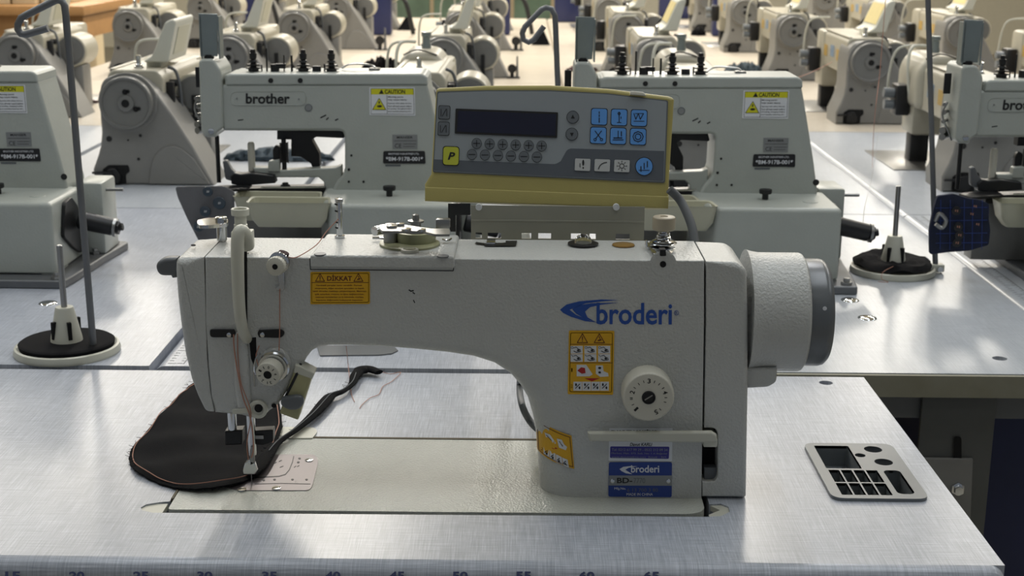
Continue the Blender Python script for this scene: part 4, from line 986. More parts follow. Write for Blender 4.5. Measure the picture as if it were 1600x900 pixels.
# right side: hand lever, clutch plate, side casting
x0, z0 = RX(1318, 352, 1.985); x1, z1 = RX(1358, 364, 1.985)
MB().cyl((x0-.012, 1.985, z0), (x1, 1.985, z1), .0135, .0125, 24, .002).build('hand_lever', 'black_plastic', bm_)
x2, z2 = RX(1372, 363, 1.985)
MB().cyl((x1, 1.985, z1), (x1+.004, 1.985, z1-.0005), .0135, n=20).build('lever_washer', 'steel', bm_)
MB().cyl((x1+.003, 1.985, z1-.0005), (x2, 1.985, z2), .0055, n=8).cyl((x1+.003, 1.985, z1-.0005), (x1+.008, 1.985, z1-.001), .0095, n=6).build('lever_nut', 'blackened_steel', bm_)
MB().puff(PL((-.090, 0, 0), (1, 0, 0), (0, 1, 0), (0, 0, 1)), None, .001, .008, .003, uvp=fil([(1.93, .06), (1.945, .105), (1.975, .108), (2.0, .09), (2.03, .03), (2.0, .02), (1.97, .035)], .006)).build('clutch_plate', 'blackened_steel', bm_)
MB().box(-.100, -.060, 2.03, 2.10, .012, .118, .004).build('side_casting', 'green_white_paint', bm_)
MB().cyl((-.062, 2.05, .105), (-.035, 2.05, .105), .0025, n=10).build('side_rod', 'steel', bm_)
# mechanism under the arm
YM = Yu+.03; PM = VY(YM)
MB().puff(PM, [(433, 204), (535, 204), (539, 216, 4), (494, 214), (487, 218, 3), (499, 240, 3), (500, 262, 4), (488, 262, 3), (486, 256), (470, 245), (455, 244), (455, 218), (433, 218)], .0015, .02).build('clamp_lifter', 'blackened_steel', bm_)
MB().puff(VY(YM-.01), [(426, 234, 4), (430, 226, 4), (438, 230, 3), (438, 256), (427, 250)], .0015, .01).build('lifter_roller', 'blackened_steel', bm_)
c = V(443, 218, YM-.012); b = V(443, 266, YM-.012); H_ = c.z-b.z
MB().cyl((c.x, c.y, b.z), (c.x, c.y, c.z), .0035, n=12).tube([(c.x+.0062*math.cos(k*.9), c.y+.0062*math.sin(k*.9), b.z+H_*.25+H_*.65*k/84) for k in range(85)], .0010, 5, 0).build('pressure_spring', 'blackened_steel', bm_)
MB().puff(VY(YM-.02), [(396, 262), (430, 262), (436, 266), (524, 262), (533, 258, 3), (534, 282), (530, 300), (507, 300), (506, 284), (498, 277), (400, 277)], .002, .022).build('lower_arm', 'green_white_paint', bm_)
MB().puff(VY(YM-.022), [(419, 252, 2), (436, 250, 2), (437, 268), (419, 268)], .001, .016).build('arm_block', 'green_white_paint', bm_)
c = V(392, 222, YM-.01); b = V(392, 272, YM-.01)
MB().lathe([(.0053, 0), (.0052, c.z-b.z-.003), (.0035, c.z-b.z), (.0001, c.z-b.z)], (c.x, c.y, b.z), n=16).build('guide_pin', 'knob_cream', bm_)
MB().puff(VY(YM-.03), [(348, 252, 2), (354, 250, 2), (362, 264), (370, 272, 3), (366, 284, 4), (352, 280, 4), (350, 266)], .002, .012).build('cam_follower', 'dull_steel', bm_)
MB().puff(VY(YM-.034), [(360, 276, 2), (366, 270, 2), (376, 272), (392, 270, 2), (428, 274, 2), (431, 286, 2), (380, 290), (362, 288, 2)], .002, .02).build('button_clamp', 'black_plastic', bm_)
MB().puff(GZ(V(360, 290, YM-.04).z), None, .0008, .004, 0, uvp=[(V(335, 290, YM-.04).x, YM-.08), (V(400, 290, YM).x, YM-.06), (V(400, 290, YM).x, YM-.03), (V(360, 290, YM).x, YM-.035), (V(335, 290, YM).x, YM-.05)]).build('clamp_fingers', 'blackened_steel', bm_)
MB().puff(VY(YM-.03), [(378, 295), (508, 292), (508, 305), (378, 308)], .002, .03).build('lower_bed_arm', 'blackened_steel', bm_)
for y0, y1 in ((.0, .004),):
    a = V(408, 293, YM-.05); b = V(508, 293, YM-.05); MB().cyl((a.x, a.y, a.z), (b.x, b.y, b.z+.001), .0014, n=8).build('guide_rod', 'chrome', bm_)
c = V(446, 293, YM-.04); MB().lathe([(.0001, 0), (.007, 0), (.007, .004), (.0045, .0045), (.0045, .007), (.0001, .0075)], c, n=10).build('rod_knob', 'black_plastic', bm_)
MB().box(V(365, 0, YM).x, V(508, 0, YM).x, YM-.005, YM+.03, .012, V(400, 300, YM).z, .002).build('pedestal', 'cast_grey_paint', bm_)
# tension posts and pins on the top cover
yt = Yu+.035; zt = .2790
def top(px, y0, y1, prof, name, m='blackened_steel', n=18):
    x = V(px, 105, yt).x; return MB().lathe([(r, h) for r, h in prof], (x, yt, zt-.002), n=n).build(name, m, bm_)
post = [(.0001, 0), (.0075, 0), (.0075, .006), (.011, .0065), (.011, .008), (.005, .0085), (.0045, .011), (.0095, .0115), (.0095, .013), (.0042, .0135), (.0042, .016), (.0065, .0165), (.0055, .019), (.0035, .0192), (.0052, .0222), (.0055, .0285), (.004, .0290), (.0035, .034), (.0001, .0342)]
for px in (396, 474, 518): top(px, 0, 0, post, 'tension_post')
for px, h, r in ((417, .036, .0013), (444, .026, .001), (456, .026, .0016), (409, .012, .001), (507, .014, .0012), (500, .010, .001)): top(px, 0, 0, [(r, 0), (r, h)], 'thread_pin', n=8)
MB().lathe([(.0001, 0), (.020, 0), (.020, .0012), (.0001, .0014)], (V(428, 0, yt).x, yt, zt-.0008), n=28).build('cam_plate', 'steel', bm_)
x = V(426, 0, yt).x
MB().lathe([(.0001, 0), (.0065, 0), (.0065, .012), (.0001, .0125)], (x, yt, zt-.001), n=16).box(x, x+.016, yt-.004, yt+.004, zt+.005, zt+.012, .001).build('thread_puller', 'blackened_steel', bm_)
x = V(492, 0, yt).x; MB().box(x-.006, x+.006, yt-.004, yt+.004, zt-.001, zt+.009, .001).build('thread_nipper', 'blackened_steel', bm_)
a = V(532, 0, yt+.02).x; b = V(588, 0, yt+.02).x
MB().tube([(a, yt+.02, zt+.004), (a+.012, yt+.02, zt+.010), (b-.01, yt+.02, zt+.009), (b, yt+.02, zt+.002)], .0028, 8, 5, .5).build('top_lever', 'steel', bm_)
MB().box(b-.012, b+.004, yt+.012, yt+.028, zt-.001, zt+.005, .0015).build('lever_mount', 'steel', bm_)
q = MB()
for px, r in ((388, .004), (626, .0045), (600, .003)): q.lathe([(.0001, 0), (r, 0), (r, .0006), (.0001, .0006)], (V(px, 0, yt-.02).x, yt-.015 if px < 600 else yt, zt), n=14)
q.build('top_screws', 'dark_hole', bm_)['kind'] = 'stuff'
# two button bins below the arm
def bin_(y, dx, name='button_bin'):
    P_ = VY(y); t = MB()
    z1 = V(440, 318 if dx else 309, y).z; x0, x1 = V(385 if dx else 364, 320, y).x, V(515 if dx else 502, 320, y).x
    zb = z1-.035
    lp = fil([(x0, y, .008), (x1, y, .008), (x1-.006, y+.045, .008), (x0, y+.045, .008)], .004)
    cx, cy2 = (x0+x1)/2, y+.0225
    def sc(k, kk): return [(cx+(a-cx)*k, cy2+(b-cy2)*kk) for a, b in lp]
    rings = [(sc(.78, .6), zb), (sc(.92, .85), zb+.012), (sc(1, 1), z1), (sc(1.02, 1.04), z1+.001), (sc(.97, .93), z1), (sc(.9, .8), zb+.014), (sc(.76, .55), zb+.003)]
    n = len(lp); vs = [(a, b, z) for r, z in rings for a, b in r]
    fs = [(j*n+i, j*n+(i+1) % n, (j+1)*n+(i+1) % n, (j+1)*n+i) for j in range(len(rings)-1) for i in range(n)]+[tuple(range(n))[::-1], tuple(6*n+i for i in range(n))]
    o = t.add(vs, fs).build(name, 'bin_cream', bm_); return o
bin_(1.945, 0); bin_(1.895, 1)
MB().box(V(440, 0, 1.94).x-.01, V(440, 0, 1.94).x+.01, 1.93, 1.95, .012, .05).box(V(476, 0, 1.92).x-.003, V(476, 0, 1.92).x+.003, 1.915, 1.921, .012, .06).build('bin_post', 'dull_steel', bm_)

dup(bm_, (-.26-.553, 2.03-.008, 0), 'pale green-grey button sewing machine cut off by the left edge of the photo')
dup(bm_, (-.26+.532, 2.03, 0), 'pale green-grey button sewing machine right of the control panel, behind the big handwheel')
dup(bm_, (-.26+1.0775, 2.03, 0), 'pale green-grey button sewing machine at the right edge, only its head and arm in view')

# ------------------------------------------------------------------ thread stands
def stand(label, cx, cy, r, postx, posty, top, hook, cloth):
    t = thing('thread_stand', label, 'thread stand', (cx, cy, 0), 'round thread stands with a hooked pole')
    base = MB().lathe([(.0001, 0), (r, 0), (r+.001, .003), (r-.0005, .0085), (r-.003, .0095), (r-.006, .0075), (.0001, .0075)], (cx, cy, 0), n=56).build('base', 'smooth_cream_plastic', t)
    d = Vector((postx-cx, posty-cy, 0)).normalized(); e = Vector((postx, posty, 0))
    MB().box(-.011, .011, -.008, .008, .002, .0135, .002, Matrix.Translation(e) @ Matrix.Rotation(math.atan2(d.y, d.x), 4, 'Z')).build('pole_clamp', 'smooth_cream_plastic', t)
    s = e+Vector((.004, -.008, .007)); MB().lathe([(.0001, 0), (.0046, 0), (.004, .003), (.0001, .0032)], s, (0, -1, 0), 14).build('clamp_screw', 'chrome', t)
    if cloth:
        n = 40; rings = []
        for k in range(5):
            rr = (r-.004)*(1-k/5*.75); rg = []
            for i in range(n):
                a = 2*PI*i/n; w_ = .0035*math.sin(3*a+k)+.002*math.sin(7*a+1.3*k)
                rg.append((cx+rr*math.cos(a)*(1+.03*math.sin(5*a)), cy+rr*math.sin(a), .0125+abs(w_)+(.004 if k else -.002)+.007*max(0, math.sin(a*1.0))*(1-k/5)))
            rings.append(rg)
        vs = [v for g in rings for v in g]; fs = [(j*n+i, j*n+(i+1) % n, (j+1)*n+(i+1) % n, (j+1)*n+i) for j in range(4) for i in range(n)]+[tuple(range(n))[::-1], tuple(4*n+i for i in range(n))]
        MB().add(vs, fs).build('felt_pad', 'felt_black', t)
    else:
        MB().lathe([(.0001, .0075), (r-.006, .0075), (r-.005, .0125), (r-.008, .0145), (.0001, .0140)], (cx, cy, 0), n=48).build('felt_pad', 'felt_black', t)
    q = MB().lathe([(.0001, .012), (.0185, .012), (.0178, .018), (.0108, .052), (.0098, .0545), (.0001, .0545)], (cx, cy, 0), n=32)
    o = q.build('cone_holder', 'smooth_cream_plastic', t)
    q = MB()
    for a in (-2.25, -1.0, .8, 2.4):
        ca, sa = math.cos(a), math.sin(a); mtx = Matrix.Translation((cx, cy, 0)) @ Matrix.Rotation(a, 4, 'Z')
        q.box(.0110, .0181, -.0022, .0022, .0185, .039, 0, mtx)
    q.build('holder_slots', 'dark_hole', o)['kind'] = 'stuff'
    MB().cyl((cx, cy, .05), (cx-.0005, cy, .128), .0036, n=14, ch=.001).build('cone_pin', 'steel', t)
    MB().tube([e+Vector((0, 0, .003)), top]+hook, .0040, 12, 0).build('pole', 'dull_steel', t)
    return t
Yp = 1.557
def hk(Y, pts): return [V(x, y, Y) for x, y in pts]
c0 = G(104, 547); stand('round thread stand with flat black felt and hooked pole at the left', -.5295, 1.572, .0595, -.4935, 1.5555, V(103, 25, Yp),
      hk(Yp, [(101, 9), (98, 3), (92, 0), (86, 1), (42, 23), (33, 28), (28, 38), (28, 46), (33, 53), (40, 54), (75, 44)]), False)
stand('round thread stand with rumpled black felt on the table at the right', .5420, 2.004, .0605, .6045, 2.003, V(1450, 0, 1.99), hk(1.99, [(1449, -20), (1440, -38), (1425, -36), (1395, 5-20)]), True)
Yq = 2.0
s3_ = stand('thread stand whose chrome hooked pole rises behind the control panel', .5420-.541, 2.004, .0605, .0635, 2.003, V(868, 40, Yq),
      hk(Yq, [(867, 24), (862, 14), (853, 12), (846, 15), (820, 42), (816, 52), (818, 62), (826, 66), (834, 62), (850, 41)]), False)

# ------------------------------------------------------------------ garments on the button machines
def sheet(name, pl, pts, m, th, wave, label, cat, extra=None, n_in=4):
    P = [pl.uv(x, y) for x, y in fil(pts, 4)]; cx = sum(p[0] for p in P)/len(P); cz = sum(p[1] for p in P)/len(P)
    n = len(P); vs = []; fs = []
    for side in (0, 1):
        for k in range(n_in+1):
            f = 1-k/(n_in+1)
            for (u, v) in P:
                uu, vv = cx+(u-cx)*f, cz+(v-cz)*f
                vs.append(pl.p3(uu, vv, wave*(math.sin(uu*90)+math.sin(vv*70+uu*40))-side*th))
    b = (n_in+1)*n
    for s in (0, 1):
        o = s*b
        for k in range(n_in):
            for i in range(n): fs.append((o+k*n+i, o+k*n+(i+1) % n, o+(k+1)*n+(i+1) % n, o+(k+1)*n+i))
        fs.append(tuple(o+n_in*n+i for i in range(n)))
    for i in range(n): fs.append((i, b+i, b+(i+1) % n, (i+1) % n))
    c = pl.p3(cx, cz)
    t = thing(name, label, cat, c)
    MB().add(vs, fs).build('cloth', m, t); return t
gpl = VY(1.955)
t = sheet('trouser_fly', gpl, [(274, 292), (300, 291), (350, 292), (366, 300), (366, 330), (368, 392), (322, 396), (308, 372), (292, 340), (278, 308)], 'fabric_grey', .004, .0012, 'grey cloth with dark blue buttons hanging from the button machine left of the control panel', 'garment')
for x, y, r in ((343, 317, 10), (321, 330, 8.5), (310, 354, 8), (325, 299, 8)):
    c = V(x, y, 1.949)
    o = MB().lathe([(.0001, 0), (r/1120, 0), (r/1100, .0012), (r/1200, .0022), (r/1500, .0014), (.0001, .0014)], c, (0, -1, 0), 24).build('button', 'button_blue', t)
    MB().cyl((c.x-.0012, c.y-.0016, c.z-.0014), (c.x-.0004, c.y-.0016, c.z+.0014), .0006, n=6).cyl((c.x+.0008, c.y-.0016, c.z-.0014), (c.x+.0016, c.y-.0016, c.z+.0014), .0006, n=6).build('button_thread', 'thread_white', o)
npl_ = VY(1.93)
t = sheet('navy_garment', npl_, [(1464, 306), (1490, 303), (1512, 310), (1530, 312), (1545, 318), (1544, 340), (1547, 360), (1545, 383), (1530, 387), (1515, 392), (1480, 394), (1452, 397), (1452, 360), (1458, 330)], 'fabric_navy', .006, .0014, 'dark navy checked cloth with dark buttons hanging from the rightmost button machine', 'garment')
for x, y in ((1494, 329), (1497, 354), (1499, 367), (1495, 379), (1523, 322), (1518, 334), (1527, 350)):
    c = V(x, y, 1.923)
    r = .0062 if x < 1505 else .0012
    o = MB().lathe([(.0001, 0), (r, 0), (r, .0014), (r*.8, .002), (.0001, .0013)], c, (0, -1, 0), 20).build('button' if x < 1505 else 'buttonhole_stitch', 'plate_black', t)
    MB().cyl((c.x-.0014, c.y-.002, c.z-.0010), (c.x-.0014, c.y-.002, c.z+.0016), .0006, n=6).cyl((c.x+.0014, c.y-.002, c.z-.0016), (c.x+.0014, c.y-.002, c.z+.0014), .0006, n=6).build('button_thread', 'thread_salmon', o)
q = MB()
for x in (1470, 1485, 1507, 1520, 1535): q.line(npl_, [(x, 312), (x-1, 390)], .7, .0030)
for y in (325, 345, 365, 380): q.line(npl_, [(1462, y), (1543, y-1)], .7, .0030)
q.build('check_lines', 'plate_blue', t)
a = V(1466, 336, 1.93)
tag(MB().tube([V(1462, 345, 1.925), V(1468, 334, 1.92), V(1478, 344, 1.92), V(1472, 356, 1.92), V(1462, 350, 1.92)], .003).build('wire_loop', 'steel'), 'steel wire loop at the left edge of the navy checked cloth', 'wire')
# ------------------------------------------------------------------ buttonhole machines of the rows behind
def buttonhole(panel, label, far):
    t = thing('buttonhole_machine', label, 'sewing machine', (.1, .2, 0), 'buttonhole machines in the rows behind')
    P0 = VY(0)
    ol = [(.0005, 0), (-.001, .029), (.010, .055), (.0165, .075), (.0200, .10), (.019, .155, .02), (.024, .198, .02), (.053, .211, .02), (.098, .2050, .02), (.124, .182), (.1575, .134), (.193, .0735), (.230, 0)]
    MB().puff(P0, None, .006, .115, 0, uvp=ol, back=.003).build('base_housing', 'cast_grey_paint', t)
    # rounded belt guard
    MB().puff(P0, None, .002, .004, .0035, uvp=fil([(.105, .002), (.224, .002), (.195, .050), (.165, .078, .02), (.130, .072, .03), (.112, .045, .02)], .003)).build('side_guard', 'cast_grey_paint', t)
    q = MB().puff(P0, None, .0005, .002, .0012, uvp=fil([(.018, .002), (.018, .030), (.030, .038), (.068, .038), (.070, .026), (.062, .020), (.062, .002)], .003)); q.build('mechanism_opening', 'dark_hole', t)
    MB().puff(P0, None, .002, .014, .010, uvp=fil([(.024, .003), (.028, .030), (.045, .034), (.055, .018), (.050, .003)], .006)).cyl((.033, -.014, .018), (.033, -.006, .018), .009, n=14).box(.0, .030, -.010, -.004, .022, .026).build('feed_cam', 'blackened_steel', t)
    for x, z, r in ((.034, .088, .0055), (.094, .095, .003), (.070, .086, .002), (.092, .110, .004), (.088, .050, .003)):
        MB().lathe([(.0001, 0), (r, 0), (r, .001), (.0001, .001)], (x, .0, z), (0, -1, 0), 14).build('casting_hole', 'ink_black', t)
    wx, wz = .075, .158
    MB().lathe([(.0001, -.001), (.0555, -.001), (.0555, .004), (.052, .005), (.0001, .005)], (wx, 0, wz), (0, -1, 0), 40).build('wheel_guard', 'cast_grey_paint', t)
    MB().lathe([(.0001, .005), (.0495, .005), (.0500, .007), (.0500, .020), (.0485, .022), (.0445, .022), (.0425, .0185), (.016, .0170), (.015, .021), (.011, .022), (.0001, .0215)], (wx, 0, wz), (0, -1, 0), 48).build('flywheel', 'flywheel_grey', t)
    for a in (1.6, -.55):
        x, z = wx+.021*math.cos(a), wz+.021*math.sin(a)
        MB().cyl((x, -.0165, z), (x, -.0185, z), .0052, n=14).cyl((x+.006, -.0165, z+.001), (x+.006, -.0185, z+.001), .0036, n=10).build('wheel_hole', 'dark_hole', t)
    MB().cyl((wx, -.0205, wz), (wx, -.0228, wz), .0075, n=18).build('hub_bore', 'dark_hole', t)
    # arm running away
    s = .006
    def skew(mb):
        mb.v = [(x+s*max(0, y-.05)/.45, y, z) for x, y, z in mb.v]; return mb
    skew(MB().puff(PL((0, .04, 0), (0, -1, 0), (1, 0, 0), (0, 0, 1)), None, .004, .32, 0, uvp=fil([(.026, .120), (.026, .205), (.036, .2145), (.120, .2145), (.132, .200), (.132, .120)], .006))).build('arm', 'arm_cream_paint', t)
    skew(MB().box(.030, .040, .045, .36, .2140, .2165, .001)).build('top_rib', 'arm_cream_paint', t)
    skew(MB().box(.020, .128, .33, .42, .060, .2135, .010)).build('head', 'arm_cream_paint', t)
    if not far:
        for y, z, m in ((.12, .165, 'sticker_amber'), (.20, .170, 'sticker_pale_blue'), (.29, .165, 'sticker_amber')):
            skew(MB().box(.0248, .0258, y, y+.045, z-.018, z+.012)).build('side_sticker', m, t, label='amber sticker' if m == 'sticker_amber' else 'pale blue sticker')
    MB().lathe([(.0001, 0), (.009, 0), (.009, .003), (.0065, .0035), (.0065, .007), (.0045, .008), (.0045, .018), (.0060, .0185), (.0058, .024), (.0001, .026)], (.078, .075, .2145), n=20).build('oil_cup', 'chrome', t)
    # motor drum and its cable, brackets
    MB().lathe([(.0001, 0), (.040, 0), (.0425, .004), (.0425, .105), (.040, .11), (.0001, .11)], (.172, .125, .158), (0, 1, 0), 40).build('motor_drum', 'arm_cream_paint', t)
    MB().lathe([(.0001, -.0004), (.036, -.0004), (.038, .001), (.038, .002), (.0001, .002)], (.172, .125, .158), (0, 1, 0), 36).build('shaded_drum_face', 'flywheel_grey', t)  # darker grey disc: shade on the drum's front put into its colour
    o = MB().lathe([(.026, 0), (.030, -.001), (.030, -.003), (.026, -.0035)], (.172, .125, .158), (0, 1, 0), 32).build('drum_ring', 'flywheel_grey', t)
    MB().lathe([(.0001, 0), (.0155, 0), (.0155, -.0015), (.0001, -.0015)], (.172, .125, .158), (0, 1, 0), 20).box(.167, .177, .118, .124, .105, .158).build('drum_core', 'blackened_steel', t)
    MB().box(.150, .200, .13, .20, .005, .120, .004).build('motor_leg', 'cast_grey_paint', t)
    MB().tube([(.128, .10, .215), (.142, .105, .205), (.150, .10, .170), (.152, .098, .12), (.155, .10, .06)], .0032, 8).build('motor_cable', 'cable_grey', t)
    q = MB().box(.132, .146, .06, .075, .13, .19, .002).cyl((.132, .09, .185), (.148, .09, .185), .007, n=10).cyl((.134, .10, .15), (.15, .10, .15), .009, n=10)
    q.build('linkage', 'blackened_steel', t)['kind'] = 'stuff'
    MB().tube([(.01, .40, .10), (-.012, .40, .13), (-.014, .39, .20), (.0, .38, .240), (.05, .38, .246)], .0028, 8).build('thread_tube', 'smooth_cream_plastic', t)
    q = MB().cyl((.005, .37, .145), (-.030, .37, .147), .0105, n=16)
    q.build('tension_knob', 'tray_grey', t)
    MB().cyl((.005, .37, .121), (-.028, .37, .122), .0105, n=16).build('tension_knob', 'tray_grey', t)
    MB().box(-.008, .022, .345, .395, .10, .165, .004).build('tension_bracket', 'blackened_steel', t)
    MB().box(.03, .07, .35, .39, .0, .062, .004).build('presser_block', 'black_plastic', t)
    MB().box(-.03, .16, .24, .50, .0, .0022, .0006).build('bed_plate', 'steel', t)
    if panel:
        Ypn = 2.655+.08; g = []
        for x, y in ((222, 97), (238, 86), (257, 35), (270, 29), (275, 34), (262, 98)):
            p = V(x, y, Ypn); g.append((p.x+.819, p.z))
        MB().puff(PL((0, .08, 0), (0, -1, 0), (1, 0, 0), (0, 0, 1)), None, .004, .15, 0, uvp=fil(g, .006)).build('display_panel', 'smooth_cream_plastic', t)
        a = Vector((g[4][0], .0, g[4][1])); b = Vector((g[5][0], 0, g[5][1]))
        d = (a-b); nn = Vector((d.z, 0, -d.x)).normalized()
        vs = []
        for (f, y) in ((.18, .11), (.85, .11), (.85, .20), (.18, .20)): p = b+d*f+nn*.0012; vs.append((p.x, y, p.z))
        vs2 = [Vector(v)-nn*.002 for v in vs]
        MB().add(vs+vs2, [(0, 1, 2, 3), (7, 6, 5, 4), (0, 4, 5, 1), (1, 5, 6, 2), (2, 6, 7, 3), (3, 7, 4, 0)]).build('label_field', 'bin_cream', t)
        a = Vector((g[1][0], 0, g[1][1])); b = Vector((g[2][0], 0, g[2][1])); d = b-a; nn = Vector((-d.z, 0, d.x)).normalized(); vs = []
        for (f, y) in ((.1, .09), (.92, .09), (.92, .22), (.1, .22)): p = a+d*f+nn*.0012; vs.append((p.x, y, p.z))
        vs2 = [Vector(v)-nn*.002 for v in vs]
        MB().add(vs+vs2, [(0, 1, 2, 3), (7, 6, 5, 4), (0, 4, 5, 1), (1, 5, 6, 2), (2, 6, 7, 3), (3, 7, 4, 0)]).build('key_field', 'paper_yellow', t)
        MB().box(.085, .115, .10, .18, .205, .232, .005).build('panel_neck', 'smooth_cream_plastic', t)
    else:
        q = MB().puff(PL((0, .28, 0), (0, -1, 0), (1, 0, 0), (0, 0, 1)), None, .015, .15, 0, uvp=fil([(.015, .12), (.015, .20), (.035, .232), (.10, .232), (.122, .20), (.126, .12)], .02), seg=6)
        q.build('domed_head', 'arm_cream_paint', t)
        MB().lathe([(.0001, 0), (.010, 0), (.010, .010), (.0085, .012), (.0085, .026), (.0105, .028), (.0105, .036), (.0001, .037)], (.072, .37, .230), n=20).build('head_stem', 'rail_blue_grey', t)
        MB().tube([(.02, .34, .13), (.010, .34, .20), (.018, .35, .243), (.05, .36, .246)], .0035, 8).build('head_tube', 'smooth_cream_plastic', t)
        MB().tube([(.03, .285, .225), (.06, .282, .236), (.10, .285, .225)], .0016).build('head_wire', 'blackened_steel', t)
    return t
X0 = [-1.36, -.819, -.278, .263, .80, 1.345]
Y0 = [2.655, 3.60, 4.65, 5.70, 6.80]
rn = ['nearest', 'second', 'third', 'fourth', 'farthest']
bp = buttonhole(True, 'x', False); bd = buttonhole(False, 'x', False)
first = {True: bp, False: bd}; used = {True: False, False: False}
spec = {(0, 1): 'large buttonhole machine with grey flywheel and raised panel, left of the middle button machine',
        (0, 2): 'cream domed buttonhole head rising behind the top right corner of the middle button machine',
        (0, 3): 'cream domed buttonhole head behind the tension posts right of the control panel',
        (0, 4): 'large cream buttonhole machine with twin tension knobs beside the right-hand thread pole'}
for j in range(5):
    for i in range(6):
        if (j == 0 and i in (0, 5)): continue
        pn = not (j == 0 and i >= 2)
        lab = spec.get((j, i), 'buttonhole machine with grey flywheel and raised panel, %s row, %s' % (rn[j], coln[i]))
        loc = (X0[i]+.1, Y0[j]+.2, 0)
        if not used[pn]: o = first[pn]; used[pn] = True; o.location = loc; o['label'] = lab
        else: dup(first[pn], loc, lab)
# ------------------------------------------------------------------ cloth under the needle
def gcloth():
    ol = [(301, 597), (285, 612), (262, 637), (238, 664), (212, 692), (203, 705), (202, 718), (210, 733), (232, 745), (260, 756), (295, 764), (330, 765), (362, 759), (388, 748), (402, 740), (412, 728), (424, 708), (434, 688), (441, 668), (438, 640), (430, 606), (400, 590), (340, 588)]
    P = [tuple(v[:2]) for v in catmull([tuple(G(x, y, .004)) for x, y in ol], 3, True)]
    cx = sum(p[0] for p in P)/len(P); cy = sum(p[1] for p in P)/len(P); n = len(P); vs = []; fs = []
    K = 8
    def h(x, y, f):
        e = .0030+.0022*math.sin(x*55+y*30)+.0016*math.sin(y*90-x*20)
        return .0026+max(0, e)*(1 if f < .97 else .6)
    for s in (0, 1):
        for k in range(K+1):
            f = 1-k/(K+1)
            for i, (x, y) in enumerate(P):
                j = 1+(.006*math.sin(i*2.7) if k == 0 else 0)
                xx, yy = cx+(x-cx)*f*j, cy+(y-cy)*f*j; z = h(xx, yy, f)+(.0012 if k == 1 else 0)
                vs.append((xx, yy, z-s*.0014))
    b = (K+1)*n
    for s in (0, 1):
        o = s*b
        for k in range(K):
            for i in range(n): fs.append((o+k*n+i, o+k*n+(i+1) % n, o+(k+1)*n+(i+1) % n, o+(k+1)*n+i))
        fs.append(tuple(o+K*n+i for i in range(n)))
    for i in range(n): fs.append((i, b+i, b+(i+1) % n, (i+1) % n))
    t = thing('pocket_bag', 'black rounded cloth piece with a tan stitched edge lying under the needle', 'cloth', (cx, cy, 0))
    MB().add(vs, fs).build('cloth', 'fabric_black', t, angle=80)
    # line of stitches just inside the edge
    for i in range(0, n, 1):
        x, y = P[i]; x2, y2 = P[(i+1) % n]
        if y > 1.40 and x > -.27: continue
    st = []
    for i in range(n+1):
        x, y = P[i % n]; f = .955; xx, yy = cx+(x-cx)*f, cy+(y-cy)*f; st.append((xx, yy, h(xx, yy, f)+.0014))
    MB().tube(st, .00045, 5, 3).build('edge_stitching', 'thread_salmon', t)
    q = MB(); rnd = random.Random(3)
    for i in range(0, n, 1):
        x, y = P[i]
        for _ in range(2):
            a = rnd.uniform(0, 6.28); q.tube([(x, y, .004), (x+.004*math.cos(a), y+.004*math.sin(a), .005)], .0002, 4, 0)
    q.build('frayed_edge', 'felt_black', t)['kind'] = 'stuff'
gcloth()
sp = [(392, 742), (405, 730), (420, 708), (436, 690), (462, 672), (490, 648), (508, 628), (518, 618), (535, 612), (550, 600), (556, 586), (566, 578), (578, 577), (592, 582)]
pts = [G(x, y, .006) for x, y in sp]
t = thing('binding_strip', 'twisted black cloth strip trailing from the needle to the back of the table', 'cloth', tuple(pts[6]))
MB().tube(pts, lambda u: .0055+.0018*math.sin(u*17)+.002*(1 if u > .82 else 0), 10, 5, .42).build('strip', 'fabric_black', t, angle=80)
MB().tube([p+Vector((.0005, -.0015, .0034)) for p in pts[2:11]], .00045, 5, 5).build('seam_thread', 'ink_grey', t)
q = MB(); rnd = random.Random(5)
for p in catmull(pts, 3):
    for _ in range(2):
        a = rnd.uniform(0, 6.28); q.tube([p, p+Vector((.008*math.cos(a), .006*math.sin(a), .002))], .0002, 4, 0)
q.build('frayed_edge', 'felt_black', t)['kind'] = 'stuff'
def loose(pts, label, r=.0004, m='thread_salmon'):
    o = MB().tube(pts, r, 5, 6).build('loose_thread', m); return tag(o, label, 'thread')
loose([G(x, y, .0012) for x, y in ((592, 580), (610, 584), (626, 582), (612, 596), (598, 604), (592, 616), (578, 622), (566, 632), (562, 638))], 'salmon thread tail lying in a crook at the end of the black strip')
loose([V(541, 541, 1.235), G(543, 560, .02), G(546, 590, .001), G(549, 615, .001), G(554, 628, .001)], 'salmon thread hanging from the underside of the sewing arm')
loose([V(1384, -4, 2.3), V(1379, 60, 2.3), V(1374, 120, 2.3), V(1366, 190, 2.3), G(1363, 262, .001)], 'long orange thread hanging down at right in front of the flywheels', .0006)
loose([V(1300, 97, 3.2), V(1270, 112, 3.1), V(1240, 123, 2.9), V(1205, 128, 2.6), V(1150, 122, 2.2)], 'orange thread running from the right flywheels to the button machine top', .0007)
loose([V(1372, 210, 2.2), V(1362, 280, 2.15), V(1350, 330, 2.1), G(1352, 372, .001), G(1376, 398, .001), G(1400, 400, .02)], 'thin pale thread falling beside the rubber hand lever at the right', .00035, 'thread_white')
loose([G(1372, 440, .012), G(1388, 441, .004), G(1378, 436, .012), G(1380, 425, .02), G(1396, 416, .02)], 'orange thread curled over the rim of the right thread stand', .0004)

